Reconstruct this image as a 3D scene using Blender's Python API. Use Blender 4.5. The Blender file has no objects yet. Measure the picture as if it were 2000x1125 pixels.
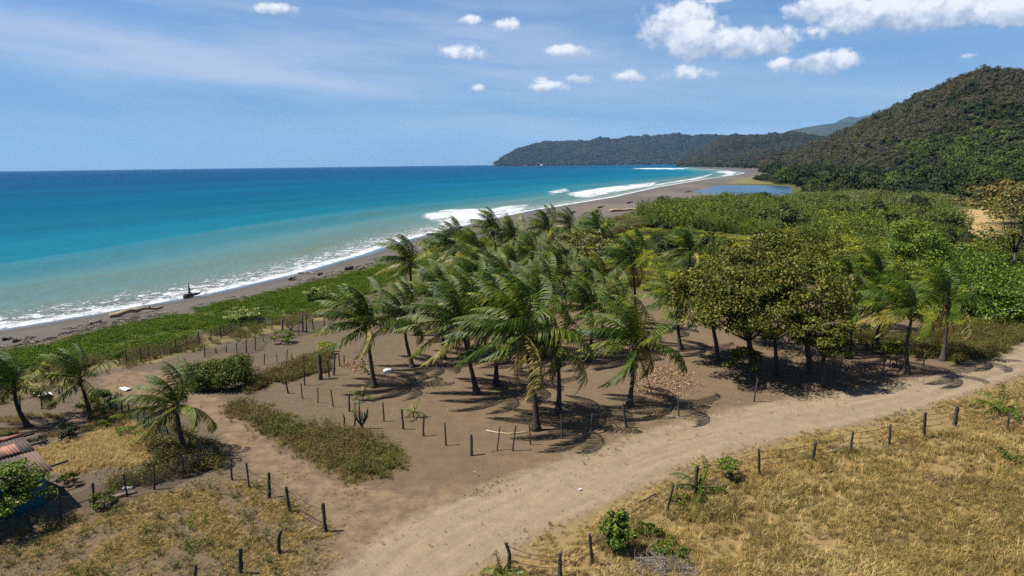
import bpy, math, random
import numpy as np
from mathutils import Vector, Matrix, Euler

random.seed(7)
RNG = np.random.default_rng(11)
R = math.radians
scene = bpy.context.scene
COL = scene.collection

# ------------------------------------------------------------------ camera
W_, H_, F_ = 2000.0, 1125.0, 1351.0
CAMZ = 16.0
PITCH = math.atan(242.3 / F_)
ROLL = 0.0128
fw = Vector((0, math.cos(PITCH), -math.sin(PITCH)))
X0 = Vector((1, 0, 0)); U0 = X0.cross(fw)
RT = X0 * math.cos(ROLL) - U0 * math.sin(ROLL)
UP = X0 * math.sin(ROLL) + U0 * math.cos(ROLL)
cam_d = bpy.data.cameras.new('camera'); cam = bpy.data.objects.new('camera', cam_d); COL.objects.link(cam)
cam_d.sensor_width = 36.0; cam_d.lens = 36.0 * F_ / W_
cam_d.clip_start = 0.1; cam_d.clip_end = 90000
cam.matrix_world = Matrix(((RT.x, UP.x, -fw.x, 0), (RT.y, UP.y, -fw.y, 0), (RT.z, UP.z, -fw.z, CAMZ), (0, 0, 0, 1)))
scene.camera = cam

def ray(px, py):
    return fw * F_ + RT * (px - W_ / 2) - UP * (py - H_ / 2)

# ------------------------------------------------------------------ light
SUN_EL = R(59); SUN_AZ_SHADOW = R(1)          # shadows run to +X, slightly away
sdir = Vector((math.cos(SUN_EL) * math.cos(SUN_AZ_SHADOW), math.cos(SUN_EL) * math.sin(SUN_AZ_SHADOW), -math.sin(SUN_EL)))
sun_d = bpy.data.lights.new('sun', 'SUN'); sun = bpy.data.objects.new('sun', sun_d); COL.objects.link(sun)
sun_d.energy = 5.0; sun_d.angle = R(0.53); sun_d.color = (1.0, 0.955, 0.88)
sun.rotation_euler = sdir.to_track_quat('-Z', 'Y').to_euler()
sun.location = (-40, 0, 80)
scene.view_settings.view_transform = 'Standard'; scene.view_settings.look = 'None'
scene.view_settings.gamma = 1.0; scene.view_settings.use_curve_mapping = False
scene.view_settings.exposure = 1.2
scene.cycles.use_denoising = False; scene.cycles.use_adaptive_sampling = True; scene.cycles.adaptive_threshold = 0.006
scene.cycles.max_bounces = 6; scene.cycles.diffuse_bounces = 3; scene.cycles.glossy_bounces = 2
scene.cycles.transparent_max_bounces = 12; scene.cycles.volume_bounces = 0
scene.cycles.sample_clamp_indirect = 6.0

# ---- node helper
class NT:
    def __init__(s, tree): s.t = tree; s.n = tree.nodes; s.l = tree.links
    def new(s, typ, **kw):
        n = s.n.new(typ)
        for k, v in kw.items(): setattr(n, k, v)
        return n
    def link(s, a, b): s.l.new(a, b)
    def _in(s, sock, v):
        if v is None: return
        if hasattr(v, 'links'): s.l.new(v, sock)
        else: sock.default_value = v
    def math(s, op, a, b=None, c=None, clamp=False):
        n = s.n.new('ShaderNodeMath'); n.operation = op; n.use_clamp = clamp
        s._in(n.inputs[0], a); s._in(n.inputs[1], b); s._in(n.inputs[2], c)
        return n.outputs[0]
    def vmath(s, op, a, b=None):
        n = s.n.new('ShaderNodeVectorMath'); n.operation = op
        s._in(n.inputs[0], a); s._in(n.inputs[1], b)
        return n.outputs['Value'] if op in ('LENGTH', 'DOT_PRODUCT', 'DISTANCE') else n.outputs[0]
    def ss(s, v, lo, hi, a=0.0, b=1.0):
        n = s.n.new('ShaderNodeMapRange'); n.interpolation_type = 'SMOOTHSTEP'
        s._in(n.inputs['Value'], v); n.inputs['From Min'].default_value = lo; n.inputs['From Max'].default_value = hi
        n.inputs['To Min'].default_value = a; n.inputs['To Max'].default_value = b
        return n.outputs['Result']
    def noise(s, vec, scale, detail=4.0, rough=0.55, dist=0.0):
        n = s.n.new('ShaderNodeTexNoise'); s._in(n.inputs['Vector'], vec)
        n.inputs['Scale'].default_value = scale; n.inputs['Detail'].default_value = detail
        n.inputs['Roughness'].default_value = rough; n.inputs['Distortion'].default_value = dist
        return n.outputs['Fac']
    def mix(s, fac, a, b, mode='MIX'):
        n = s.n.new('ShaderNodeMix'); n.data_type = 'RGBA'; n.blend_type = mode
        s._in(n.inputs['Factor'], fac)
        for sock, v in ((n.inputs[6], a), (n.inputs[7], b)):
            if isinstance(v, tuple) and len(v) == 3: v = v + (1.0,)
            s._in(sock, v)
        return n.outputs[2]
    def ramp(s, fac, stops, interp='LINEAR'):
        n = s.n.new('ShaderNodeValToRGB'); n.color_ramp.interpolation = interp
        el = n.color_ramp.elements
        while len(el) < len(stops): el.new(0.5)
        for e, (p, c) in zip(el, stops):
            e.position = p; e.color = tuple(c) + (1.0,) if len(c) == 3 else c
        s._in(n.inputs[0], fac)
        return n.outputs[0]
    def comb(s, x, y, z):
        n = s.n.new('ShaderNodeCombineXYZ'); s._in(n.inputs[0], x); s._in(n.inputs[1], y); s._in(n.inputs[2], z)
        return n.outputs[0]
    def attr(s, name, out='Fac'):
        n = s.n.new('ShaderNodeAttribute'); n.attribute_name = name
        return n.outputs[out]

# ------------------------------------------------------------------ world sky
world = bpy.data.worlds.new('World'); scene.world = world; world.use_nodes = True
T = NT(world.node_tree); T.n.clear()
sky = T.new('ShaderNodeTexSky', sky_type='NISHITA', sun_disc=False)
sky.sun_elevation = SUN_EL
sky.sun_rotation = math.atan2(-sdir.x, -sdir.y)
sky.air_density = 0.85; sky.dust_density = 0.0; sky.ozone_density = 4.0; sky.altitude = 0
skyc = T.mix(1.0, sky.outputs[0], (0.50, 0.77, 0.99), 'MULTIPLY')
tc = T.new('ShaderNodeTexCoord')
D = T.vmath('NORMALIZE', tc.outputs['Generated'])
sep = T.new('ShaderNodeSeparateXYZ'); T.link(D, sep.inputs[0])
az = T.math('ARCTAN2', sep.outputs[0], sep.outputs[1])       # 0 straight ahead, + right
el = T.math('ARCSINE', sep.outputs[2])
def azel(px, py):
    d = ray(px, py).normalized()
    return math.atan2(d.x, d.y), math.asin(d.z)
# cumulus: ragged puffs, each with its own place in the sky (px, py, half-width, half-height)
CUM = [(1340, 56, 92, 62), (1378, 86, 78, 46), (1440, 88, 76, 40), (1504, 80, 70, 40), (1548, 74, 52, 24), (1620, 20, 105, 36), (1760, 28, 145, 52),
       (1890, 22, 145, 46), (2010, 25, 130, 40), (1610, 124, 92, 30), (1545, 126, 45, 16), (1325, 148, 62, 18), (1232, 152, 42, 16),
       (1138, 156, 36, 14), (1062, 172, 48, 13), (1054, 157, 14, 9), (912, 106, 58, 17), (1122, 102, 62, 15), (994, 52, 30, 15),
       (918, 40, 22, 13), (540, 20, 46, 13), (937, 173, 17, 10), (1885, 110, 38, 10), (1390, 2, 38, 8)]
AEv = T.comb(az, el, 0.0)
warp1 = T.noise(AEv, 34.0, 5.0, 0.6)
nz_big = T.noise(AEv, 20.0, 5.0, 0.55)
nz_sm = T.noise(AEv, 70.0, 4.0, 0.55)
field = None; light = None
for (cx, cy, rx, ry) in CUM:
    a0, e0 = azel(cx, cy); a1, _ = azel(cx + rx, cy); _, e1 = azel(cx, cy - ry)
    ra, re_ = abs(a1 - a0), abs(e1 - e0)
    u = T.math('DIVIDE', T.math('SUBTRACT', az, a0), ra)
    v = T.math('DIVIDE', T.math('SUBTRACT', el, e0), re_)
    # flatter bases: lower half falls off faster
    vv = T.math('MULTIPLY', v, T.math('ADD', 1.0, T.math('MULTIPLY', T.math('LESS_THAN', v, 0.0), 0.35)))
    d = T.math('SQRT', T.math('ADD', T.math('MULTIPLY', u, u), T.math('MULTIPLY', vv, vv)))
    f = T.math('SUBTRACT', 1.0, d)
    sm = 1.0 if rx > 60 and ry > 25 else 0.72
    fr_ = f
    f = T.math('MULTIPLY', T.math('MAXIMUM', f, -1.0), 1.3 if ry > 25 else 0.56)
    lv = T.math('MULTIPLY', T.math('MULTIPLY_ADD', T.math('MINIMUM', T.math('MAXIMUM', v, -1.0), 1.0), 0.5, 0.5), T.ss(fr_, -0.6, 0.3))
    if field is None: field, light = f, lv
    else:
        field = T.math('MAXIMUM', field, f); light = T.math('MAXIMUM', light, lv)
edge = T.math('ADD', field, T.math('ADD', T.math('MULTIPLY', T.math('SUBTRACT', nz_big, 0.5), 2.0), T.math('MULTIPLY', T.math('SUBTRACT', nz_sm, 0.5), 0.8)))
dens = T.math('MULTIPLY', T.ss(edge, -0.10, 0.42), T.ss(field, -0.9, -0.1))
shade = T.math('ADD', T.math('MULTIPLY', light, 0.85), T.math('ADD', T.math('MULTIPLY', T.math('SUBTRACT', nz_sm, 0.5), 0.9), T.math('MULTIPLY', T.math('SUBTRACT', nz_big, 0.4), 0.7)))
cumc = T.ramp(shade, [(0.22, (3.0, 3.9, 5.4)), (0.45, (4.9, 5.6, 6.8)), (0.72, (8.0, 8.3, 8.8))])
# high cirrus: a long veil with a sharp lower rim, drawn out along one direction
aL, eL = azel(0, 134); aR, eR = azel(1000, 222)
slope = (eR - eL) / (aR - aL)
v = T.math('SUBTRACT', el, T.math('MULTIPLY_ADD', T.math('SUBTRACT', az, aL), slope, eL))
along = T.math('MULTIPLY_ADD', el, slope, az)
st = T.noise(T.comb(T.math('MULTIPLY', along, 2.2), T.math('MULTIPLY', v, 17.0), 0.0), 1.0, 5.0, 0.55)
st2 = T.noise(T.comb(T.math('MULTIPLY', along, 6.0), T.math('MULTIPLY', v, 60.0), 3.0), 1.0, 4.0, 0.6)
wob = T.math('MULTIPLY_ADD', T.math('SUBTRACT', T.noise(T.comb(T.math('MULTIPLY', along, 3.0), 1.0, 0.0), 1.0, 3.0), 0.5), 0.03, v)
band = T.math('MULTIPLY', T.ss(wob, -0.006, 0.022), T.ss(wob, 0.03, 0.30, 1.0, 0.3))
veil = T.math('MULTIPLY', band, T.math('MULTIPLY_ADD', st2, 0.35, T.ss(st, 0.28, 0.74)))
veil = T.math('MULTIPLY', veil, T.ss(az, 0.55, -0.15, 0.5, 1.0))
milky = T.math('MULTIPLY', T.ss(el, 0.24, 0.0), 0.78)
veil = T.math('MAXIMUM', T.math('MULTIPLY', veil, 0.78), T.math('MULTIPLY', T.ss(st, 0.34, 0.72), T.math('MULTIPLY', T.ss(v, -0.14, 0.02), 0.55)))
c0 = T.mix(milky, skyc, (1.72, 3.05, 5.05))
c1 = T.mix(veil, c0, (4.5, 5.4, 6.8))
c2 = T.mix(T.math('MULTIPLY', dens, 0.95), c1, cumc)
bg = T.new('ShaderNodeBackground'); bg.inputs['Strength'].default_value = 0.05
T.link(c2, bg.inputs['Color'])
wo = T.new('ShaderNodeOutputWorld'); T.link(bg.outputs[0], wo.inputs['Surface'])

# ------------------------------------------------------------------ numeric helpers
def hsh(i, j, s):
    n = (i.astype(np.int64) * 374761393 + j.astype(np.int64) * 668265263 + s * 974711) & 0x7fffffff
    n = (n ^ (n >> 13)) * 1274126177 & 0x7fffffff
    return ((n ^ (n >> 16)) & 0xffff) / 65535.0
def vnoise(x, y, s=0):
    x = np.asarray(x, float); y = np.asarray(y, float)
    i = np.floor(x); j = np.floor(y); a = x - i; b = y - j
    a = a * a * (3 - 2 * a); b = b * b * (3 - 2 * b)
    i = i.astype(np.int64); j = j.astype(np.int64)
    return (hsh(i, j, s) * (1 - a) + hsh(i + 1, j, s) * a) * (1 - b) + (hsh(i, j + 1, s) * (1 - a) + hsh(i + 1, j + 1, s) * a) * b
def fbm(x, y, s=0, o=4):
    t = 0; amp = 0.5; f = 1.0; tot = 0
    for k in range(o):
        t = t + amp * vnoise(np.asarray(x) * f, np.asarray(y) * f, s + k * 17); tot += amp; amp *= 0.5; f *= 2.03
    return t / tot
def sstep(v, lo, hi):
    t = np.clip((v - lo) / (hi - lo), 0, 1); return t * t * (3 - 2 * t)
def seg_dist(px, py, pts):
    d = np.full(np.shape(px), 1e9); along = np.zeros(np.shape(px)); acc = 0.0
    for (ax, ay), (bx, by) in zip(pts[:-1], pts[1:]):
        L = math.hypot(bx - ax, by - ay); ux, uy = (bx - ax) / L, (by - ay) / L
        t = np.clip((px - ax) * ux + (py - ay) * uy, 0, L)
        q = np.hypot(px - ax - t * ux, py - ay - t * uy)
        m = q < d; d = np.where(m, q, d); along = np.where(m, acc + t, along); acc += L
    return d, along
def inside(px, py, poly):
    c = np.zeros(np.shape(px), bool); n = len(poly)
    for k in range(n):
        ax, ay = poly[k]; bx, by = poly[(k + 1) % n]
        if ay == by: continue
        c ^= ((ay > py) != (by > py)) & (px < (bx - ax) * (py - ay) / (by - ay) + ax)
    return c
def sd_poly(px, py, poly):                       # + inside
    d, _ = seg_dist(px, py, list(poly) + [poly[0]])
    return np.where(inside(px, py, poly), d, -d)

# ------------------------------------------------------------------ the lie of the land
SEA = -1.5
def unproj(px, py, z=0.0):
    d = ray(px, py); t = (z - CAMZ) / d.z
    return (d.x * t, d.y * t)
_sh = [(0, 645), (200, 612), (400, 576), (560, 540), (700, 500), (790, 470), (880, 447), (960, 428), (1035, 412), (1110, 400), (1200, 385), (1290, 365), (1380, 350), (1440, 342), (1458, 337)]
SHORE = [unproj(x, y, SEA) for x, y in _sh]
p0, p1 = SHORE[0], SHORE[2]
k_ = (p1[0] - p0[0]) / (p1[1] - p0[1])
SHORE = [(p0[0] - k_ * 400, p0[1] - 400)] + SHORE + [(440, 1487), (505, 2038), (700, 2250), (1000, 2700), (1500, 3600), (1900, 6000)]
sy = np.array([p[1] for p in SHORE]); sx = np.array([p[0] for p in SHORE])
def shore_x(y): return np.interp(y, sy, sx)
def inland(x, y):
    d, al = seg_dist(x, y, SHORE)
    return np.where(x > shore_x(y), d, -d), al
LAGOON = [unproj(x, y, -0.4) for x, y in [(1345, 374), (1400, 362), (1480, 361), (1550, 364), (1556, 380), (1545, 392), (1490, 390), (1440, 386), (1390, 380)]]
def ground_h(x, y, s=None):
    x = np.asarray(x, float); y = np.asarray(y, float)
    if s is None: s, _ = inland(x, y)
    h = np.where(s < 0, SEA + 0.09 * np.maximum(s, -60), SEA + 1.5 * sstep(s, -3, 15) ** 1.0)
    h = np.where(s < 0, np.minimum(h, SEA - 0.0), h)
    h = h + (fbm(x * 0.35, y * 0.35, 5, 3) - 0.5) * 0.16 * sstep(s, 4, 16)
    lg = sd_poly(x, y, LAGOON)
    h = h - 1.1 * sstep(lg, -8, 12)
    return h
def gp(px, py):
    z = 0.0
    for _ in range(6):
        x, y = unproj(px, py, z); z = float(ground_h(np.array([x]), np.array([y]))[0])
    return Vector((x, y, z))
def gpoly(pts): return [tuple(gp(*p)[:2]) for p in pts]
def mpp(p): return max(5.0, Vector((p[0], p[1], 0)).dot(fw) + CAMZ * math.sin(PITCH)) / F_     # metres per photo pixel at p

# ------------------------------------------------------------------ mesh helpers
def np_mesh(name, verts, faces, mat=None, smooth=False):
    """faces: array (n,k) or list of such arrays"""
    me = bpy.data.meshes.new(name)
    verts = np.asarray(verts, np.float32).reshape(-1, 3)
    if not isinstance(faces, list): faces = [faces]
    faces = [np.asarray(f, np.int32) for f in faces if len(f)]
    loops = np.concatenate([f.ravel() for f in faces]); sizes = np.concatenate([np.full(len(f), f.shape[1], np.int32) for f in faces])
    starts = np.concatenate([[0], np.cumsum(sizes)[:-1]]).astype(np.int32)
    me.vertices.add(len(verts)); me.vertices.foreach_set('co', verts.ravel())
    me.loops.add(len(loops)); me.loops.foreach_set('vertex_index', loops)
    me.polygons.add(len(sizes)); me.polygons.foreach_set('loop_start', starts)
    if smooth: me.polygons.foreach_set('use_smooth', np.ones(len(sizes), bool))
    me.update(calc_edges=True); me.validate()
    if mat: me.materials.append(mat)
    return me
class MB:
    def __init__(s): s.v = []; s.q = []; s.t = []; s.n = 0
    def add(s, v, q=None, t=None):
        v = np.asarray(v, float).reshape(-1, 3); s.v.append(v)
        if q is not None and len(q): s.q.append(np.asarray(q, int) + s.n)
        if t is not None and len(t): s.t.append(np.asarray(t, int) + s.n)
        s.n += len(v); return s
    def tube(s, pts, rad, sides=8, cap=True, jit=0.0, rng=None):
        pts = np.asarray(pts, float); n = len(pts); rad = np.broadcast_to(np.asarray(rad, float), (n,))
        tan = np.gradient(pts, axis=0); tan /= np.linalg.norm(tan, axis=1)[:, None] + 1e-9
        ref = np.array([0, 0, 1.0]) if abs(tan[0][2]) < 0.8 else np.array([0, 1.0, 0])
        vs = []
        for k in range(n):
            a = np.cross(tan[k], ref); a /= np.linalg.norm(a) + 1e-9; b = np.cross(tan[k], a)
            th = np.arange(sides) * 2 * np.pi / sides
            rr = rad[k] * (1 + (0 if rng is None else (rng.random(sides) - 0.5) * 2 * jit))
            vs.append(pts[k] + (np.cos(th) * rr)[:, None] * a + (np.sin(th) * rr)[:, None] * b)
        q = []
        for k in range(n - 1):
            for j in range(sides):
                j2 = (j + 1) % sides
                q.append((k * sides + j, k * sides + j2, (k + 1) * sides + j2, (k + 1) * sides + j))
        t = []; V = np.concatenate(vs)
        if cap:
            V = np.concatenate([V, [pts[0], pts[-1]]]); c0 = n * sides; c1 = c0 + 1; o = (n - 1) * sides
            for j in range(sides):
                j2 = (j + 1) % sides
                t.append((c0, j2, j)); t.append((c1, o + j, o + j2))
        return s.add(V, q, t)
    def box(s, c, sz, rz=0.0, M=None):
        v = np.array([(x, y, z) for x in (-.5, .5) for y in (-.5, .5) for z in (-.5, .5)]) * np.asarray(sz)
        cs, sn = math.cos(rz), math.sin(rz)
        v = np.stack([v[:, 0] * cs - v[:, 1] * sn, v[:, 0] * sn + v[:, 1] * cs, v[:, 2]], 1)
        if M is not None: v = v @ np.asarray(M).T
        return s.add(v + np.asarray(c), [(0, 1, 3, 2), (4, 6, 7, 5), (0, 4, 5, 1), (2, 3, 7, 6), (0, 2, 6, 4), (1, 5, 7, 3)])
    def mesh(s, name, mat, smooth=False):
        f = []
        if s.q: f.append(np.concatenate(s.q))
        if s.t: f.append(np.concatenate(s.t))
        return np_mesh(name, np.concatenate(s.v), f, mat, smooth)
def obj(name, me, parent=None, loc=None):
    o = bpy.data.objects.new(name, me); COL.objects.link(o)
    if parent is not None: o.parent = parent
    if loc is not None: o.location = loc
    return o
def tag(o, label=None, cat=None, group=None, kind=None):
    if label: o['label'] = label
    if cat: o['category'] = cat
    if group: o['group'] = group
    if kind: o['kind'] = kind
    return o
def thing(name, loc, label, cat, group=None, rz=0.0, sc=1.0):
    o = bpy.data.objects.new(name, None); COL.objects.link(o)
    o.empty_display_size = 0.2; o.location = loc; o.rotation_euler = (0, 0, rz); o.scale = (sc, sc, sc)
    return tag(o, label, cat, group)

# ------------------------------------------------------------------ materials
def new_mat(name):
    m = bpy.data.materials.new(name); m.use_nodes = True
    t = NT(m.node_tree); t.n.clear()
    out = t.new('ShaderNodeOutputMaterial'); b = t.new('ShaderNodeBsdfPrincipled')
    t.link(b.outputs[0], out.inputs['Surface'])
    return m, t, b, out
def leaf_mat(name, stops, rough=0.5, trans=0.25, per='island', spec=0.4, patch=None, gain=(0.66, 0.62, 0.42)):
    """random colour per leaf and per plant"""
    if name.startswith("dry_grass"): gain = (0.84, 0.77, 0.62)
    if name in ("leaf_litter", "palm_frond_dead"): gain = (0.65, 0.6, 0.5)
    if name.startswith("forest"): gain = (0.55, 0.52, 0.42)
    stops = [(p, tuple(x * g for x, g in zip(c, gain))) for p, c in stops]
    m, t, b, out = new_mat(name)
    g = t.new('ShaderNodeNewGeometry'); oi = t.new('ShaderNodeObjectInfo')
    r = g.outputs['Random Per Island']
    if per == 'object': f = oi.outputs['Random']
    elif per == 'both': f = t.math('ADD', t.math('MULTIPLY', r, 0.4), t.math('MULTIPLY', oi.outputs['Random'], 0.6))
    else: f = r
    if patch:
        pn = t.noise(g.outputs['Position'], patch, 3.0)
        f = t.math('ADD', t.math('MULTIPLY', f, 0.55), t.math('MULTIPLY', t.ss(pn, 0.3, 0.7), 0.45))
    c = t.ramp(f, stops)
    v = t.math('MULTIPLY_ADD', r, 0.5, 0.75)
    c = t.mix(1.0, c, t.comb(v, v, v), 'MULTIPLY')
    t.link(c, b.inputs['Base Color']); b.inputs['Roughness'].default_value = rough + 0.08
    b.inputs['Specular IOR Level'].default_value = spec * 0.5
    if trans > 0:
        tr = t.new('ShaderNodeBsdfTranslucent'); t.link(c, tr.inputs['Color'])
        mx = t.new('ShaderNodeMixShader'); mx.inputs[0].default_value = trans
        t.link(b.outputs[0], mx.inputs[1]); t.link(tr.outputs[0], mx.inputs[2]); t.link(mx.outputs[0], out.inputs['Surface'])
    return m
def rough_mat(name, c1, c2, scale=6.0, rough=0.85, bump=0.4, stretch=(1, 1, 1), c3=None, perobj=0.25, g=0.6):
    c1 = tuple(x * g for x in c1); c2 = tuple(x * g for x in c2); c3 = c3 and tuple(x * g for x in c3)
    m, t, b, out = new_mat(name)
    tc = t.new('ShaderNodeTexCoord'); oi = t.new('ShaderNodeObjectInfo')
    vec = t.vmath('MULTIPLY', tc.outputs['Object'], stretch)
    vec = t.vmath('ADD', vec, t.vmath('MULTIPLY', t.comb(oi.outputs['Random'], oi.outputs['Random'], oi.outputs['Random']), (37.0, 17.0, 51.0)))
    n = t.noise(vec, scale, 6.0, 0.65)
    c = t.mix(t.ss(n, 0.3, 0.7), c1, c2)
    if c3: c = t.mix(t.ss(t.noise(vec, scale * 0.4, 4.0), 0.5, 0.62), c, c3)
    v = t.math('MULTIPLY_ADD', oi.outputs['Random'], perobj * 2, 1 - perobj)
    c = t.mix(1.0, c, t.comb(v, v, v), 'MULTIPLY')
    t.link(c, b.inputs['Base Color']); b.inputs['Roughness'].default_value = rough; b.inputs['Specular IOR Level'].default_value = 0.25
    bp = t.new('ShaderNodeBump'); bp.inputs['Strength'].default_value = bump; bp.inputs['Distance'].default_value = 0.03
    t.link(n, bp.inputs['Height']); t.link(bp.outputs[0], b.inputs['Normal'])
    return m

M = {}
M['frond'] = leaf_mat('palm_frond', [(0.0, (0.018, 0.050, 0.006)), (0.45, (0.048, 0.090, 0.009)), (0.8, (0.105, 0.145, 0.014)), (1.0, (0.27, 0.26, 0.03))], 0.40, 0.12, 'both', 0.22)
M['frond_yellow'] = leaf_mat('palm_frond_yellowing', [(0.0, (0.12, 0.15, 0.02)), (1.0, (0.30, 0.25, 0.05))], 0.4, 0.25, 'both', 0.5)
M['frond_dead'] = leaf_mat('palm_frond_dead', [(0.0, (0.10, 0.055, 0.025)), (1.0, (0.26, 0.16, 0.08))], 0.8, 0.1, 'both', 0.2)
M['rachis'] = rough_mat('palm_rachis', (0.14, 0.16, 0.04), (0.22, 0.20, 0.07), 3.0, 0.5, 0.1)
M['palm_trunk'] = rough_mat('palm_bark', (0.035, 0.028, 0.023), (0.10, 0.082, 0.065), 2.2, 0.9, 0.8, (2, 2, 7))
M['coconut'] = rough_mat('coconut_husk', (0.12, 0.10, 0.02), (0.22, 0.10, 0.03), 4.0, 0.5, 0.1)
M['spathe'] = rough_mat('palm_spathe', (0.42, 0.16, 0.07), (0.5, 0.25, 0.10), 4.0, 0.6, 0.1)
M['bark'] = rough_mat('tree_bark', (0.05, 0.04, 0.032), (0.13, 0.105, 0.08), 5.0, 0.9, 0.6, (2, 2, 0.8))
M['post'] = rough_mat('weathered_post', (0.035, 0.030, 0.028), (0.12, 0.105, 0.09), 8.0, 0.9, 0.7, (3, 3, 0.7), perobj=0.35)
M['post_pale'] = rough_mat('weathered_post_pale', (0.10, 0.085, 0.07), (0.22, 0.19, 0.16), 8.0, 0.9, 0.7, (3, 3, 0.7), perobj=0.3)
M['wire'] = rough_mat('rusty_wire', (0.035, 0.026, 0.022), (0.07, 0.05, 0.04), 20, 0.7, 0.0)
M['drift'] = rough_mat('driftwood', (0.16, 0.135, 0.11), (0.40, 0.34, 0.27), 5.0, 0.9, 0.5, (3, 3, 0.6), perobj=0.3)
M['drift_dark'] = rough_mat('driftwood_dark', (0.04, 0.034, 0.03), (0.12, 0.10, 0.085), 5.0, 0.9, 0.5, (3, 3, 0.6))
M['drift_warm'] = rough_mat('driftwood_warm', (0.36, 0.26, 0.15), (0.52, 0.40, 0.25), 4.0, 0.85, 0.4, (3, 3, 0.6))
M['almond'] = leaf_mat('almond_leaf', [(0.0, (0.042, 0.066, 0.009)), (0.45, (0.088, 0.118, 0.016)), (0.84, (0.165, 0.185, 0.026)), (0.96, (0.20, 0.17, 0.04)), (1.0, (0.22, 0.12, 0.045))], 0.5, 0.2, 'island', 0.35)
M['grape'] = leaf_mat('seagrape_leaf', [(0.0, (0.05, 0.075, 0.015)), (0.6, (0.11, 0.13, 0.025)), (1.0, (0.30, 0.24, 0.07))], 0.42, 0.2, 'island', 0.5)
M['mango'] = leaf_mat('bright_leaf', [(0.0, (0.040, 0.085, 0.010)), (0.6, (0.085, 0.155, 0.014)), (1.0, (0.18, 0.25, 0.02))], 0.4, 0.25, 'island', 0.45)
M['lime'] = leaf_mat('lime_leaf', [(0.0, (0.07, 0.14, 0.015)), (0.6, (0.13, 0.21, 0.025)), (1.0, (0.24, 0.30, 0.05))], 0.5, 0.3, 'island')
M['bush'] = leaf_mat('bush_leaf', [(0.0, (0.045, 0.078, 0.012)), (0.5, (0.095, 0.135, 0.018)), (1.0, (0.18, 0.20, 0.03))], 0.55, 0.25, 'both')
M['weed'] = leaf_mat('weed_leaf', [(0.0, (0.07, 0.075, 0.02)), (0.5, (0.13, 0.12, 0.035)), (1.0, (0.22, 0.17, 0.07))], 0.7, 0.2, 'both')
M['pale_shrub'] = leaf_mat('pale_shrub_leaf', [(0.0, (0.10, 0.15, 0.03)), (0.6, (0.24, 0.32, 0.10)), (1.0, (0.42, 0.48, 0.22))], 0.5, 0.25, 'island')
M['twig'] = rough_mat('dead_twig', (0.14, 0.115, 0.10), (0.30, 0.26, 0.23), 6.0, 0.9, 0.2)
M['straw'] = leaf_mat('dry_grass', [(0.0, (0.21, 0.152, 0.062)), (0.5, (0.34, 0.255, 0.105)), (1.0, (0.48, 0.375, 0.165))], 0.75, 0.25, 'both', 0.2)
M['straw_pale'] = leaf_mat('dry_grass_pale', [(0.0, (0.34, 0.27, 0.13)), (1.0, (0.58, 0.48, 0.26))], 0.75, 0.25, 'both', 0.2)
M['straw_brown'] = leaf_mat('dry_grass_brown', [(0.0, (0.11, 0.085, 0.045)), (1.0, (0.24, 0.185, 0.095))], 0.8, 0.2, 'both', 0.2)
M['straw_green'] = leaf_mat('dry_grass_green', [(0.0, (0.12, 0.115, 0.035)), (1.0, (0.27, 0.23, 0.08))], 0.75, 0.25, 'both', 0.2)
M['creeper'] = leaf_mat('creeper_leaf', [(0.0, (0.032, 0.075, 0.004)), (0.55, (0.070, 0.135, 0.006)), (0.85, (0.13, 0.185, 0.012)), (1.0, (0.30, 0.27, 0.05))], 0.6, 0.25, 'both', 0.2)
M['f_green'] = leaf_mat('forest_leaf_green', [(0.0, (0.028, 0.050, 0.012)), (1.0, (0.070, 0.095, 0.022))], 0.6, 0.15, 'both', 0.3)
M['f_dark'] = leaf_mat('forest_leaf_dark', [(0.0, (0.015, 0.030, 0.009)), (1.0, (0.040, 0.062, 0.016))], 0.6, 0.15, 'both', 0.3)
M['f_olive'] = leaf_mat('forest_leaf_olive', [(0.0, (0.055, 0.060, 0.018)), (1.0, (0.11, 0.105, 0.035))], 0.65, 0.15, 'both', 0.3)
M['f_dry'] = leaf_mat('forest_leaf_dry', [(0.0, (0.072, 0.066, 0.050)), (1.0, (0.13, 0.118, 0.09))], 0.8, 0.1, 'both', 0.2)
M['f_bright'] = leaf_mat('forest_leaf_bright', [(0.0, (0.06, 0.11, 0.015)), (1.0, (0.12, 0.18, 0.025))], 0.55, 0.2, 'both', 0.3)
M['reed'] = leaf_mat('reed_leaf', [(0.0, (0.070, 0.12, 0.018)), (0.6, (0.125, 0.185, 0.03)), (1.0, (0.24, 0.29, 0.06))], 0.55, 0.2, 'both', 0.3)
M['reed_grey'] = leaf_mat('reed_leaf_grey', [(0.0, (0.10, 0.135, 0.05)), (1.0, (0.26, 0.30, 0.14))], 0.55, 0.2, 'both', 0.3)
M['herb'] = leaf_mat('herb_leaf', [(0.0, (0.19, 0.24, 0.022)), (1.0, (0.40, 0.43, 0.055))], 0.6, 0.25, 'both', 0.3)
M['litter'] = leaf_mat('leaf_litter', [(0.0, (0.12, 0.07, 0.04)), (0.6, (0.26, 0.16, 0.11)), (1.0, (0.42, 0.32, 0.24))], 0.8, 0.0, 'island', 0.2)
M['pebble'] = rough_mat('pebble', (0.12, 0.10, 0.085), (0.30, 0.27, 0.24), 5.0, 0.9, 0.2, perobj=0.4)
M['plastic'] = rough_mat('white_plastic', (0.72, 0.72, 0.70), (0.8, 0.8, 0.78), 3.0, 0.5, 0.0, perobj=0.0)
M['blue_paper'] = rough_mat('pale_wrapper', (0.6, 0.62, 0.85), (0.75, 0.76, 0.9), 3.0, 0.5, 0.0, perobj=0.0)
M['teal_wall'] = rough_mat('blue_painted_wall', (0.02, 0.17, 0.27), (0.035, 0.24, 0.36), 2.0, 0.75, 0.15, c3=(0.03, 0.15, 0.2), perobj=0.05)
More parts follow.
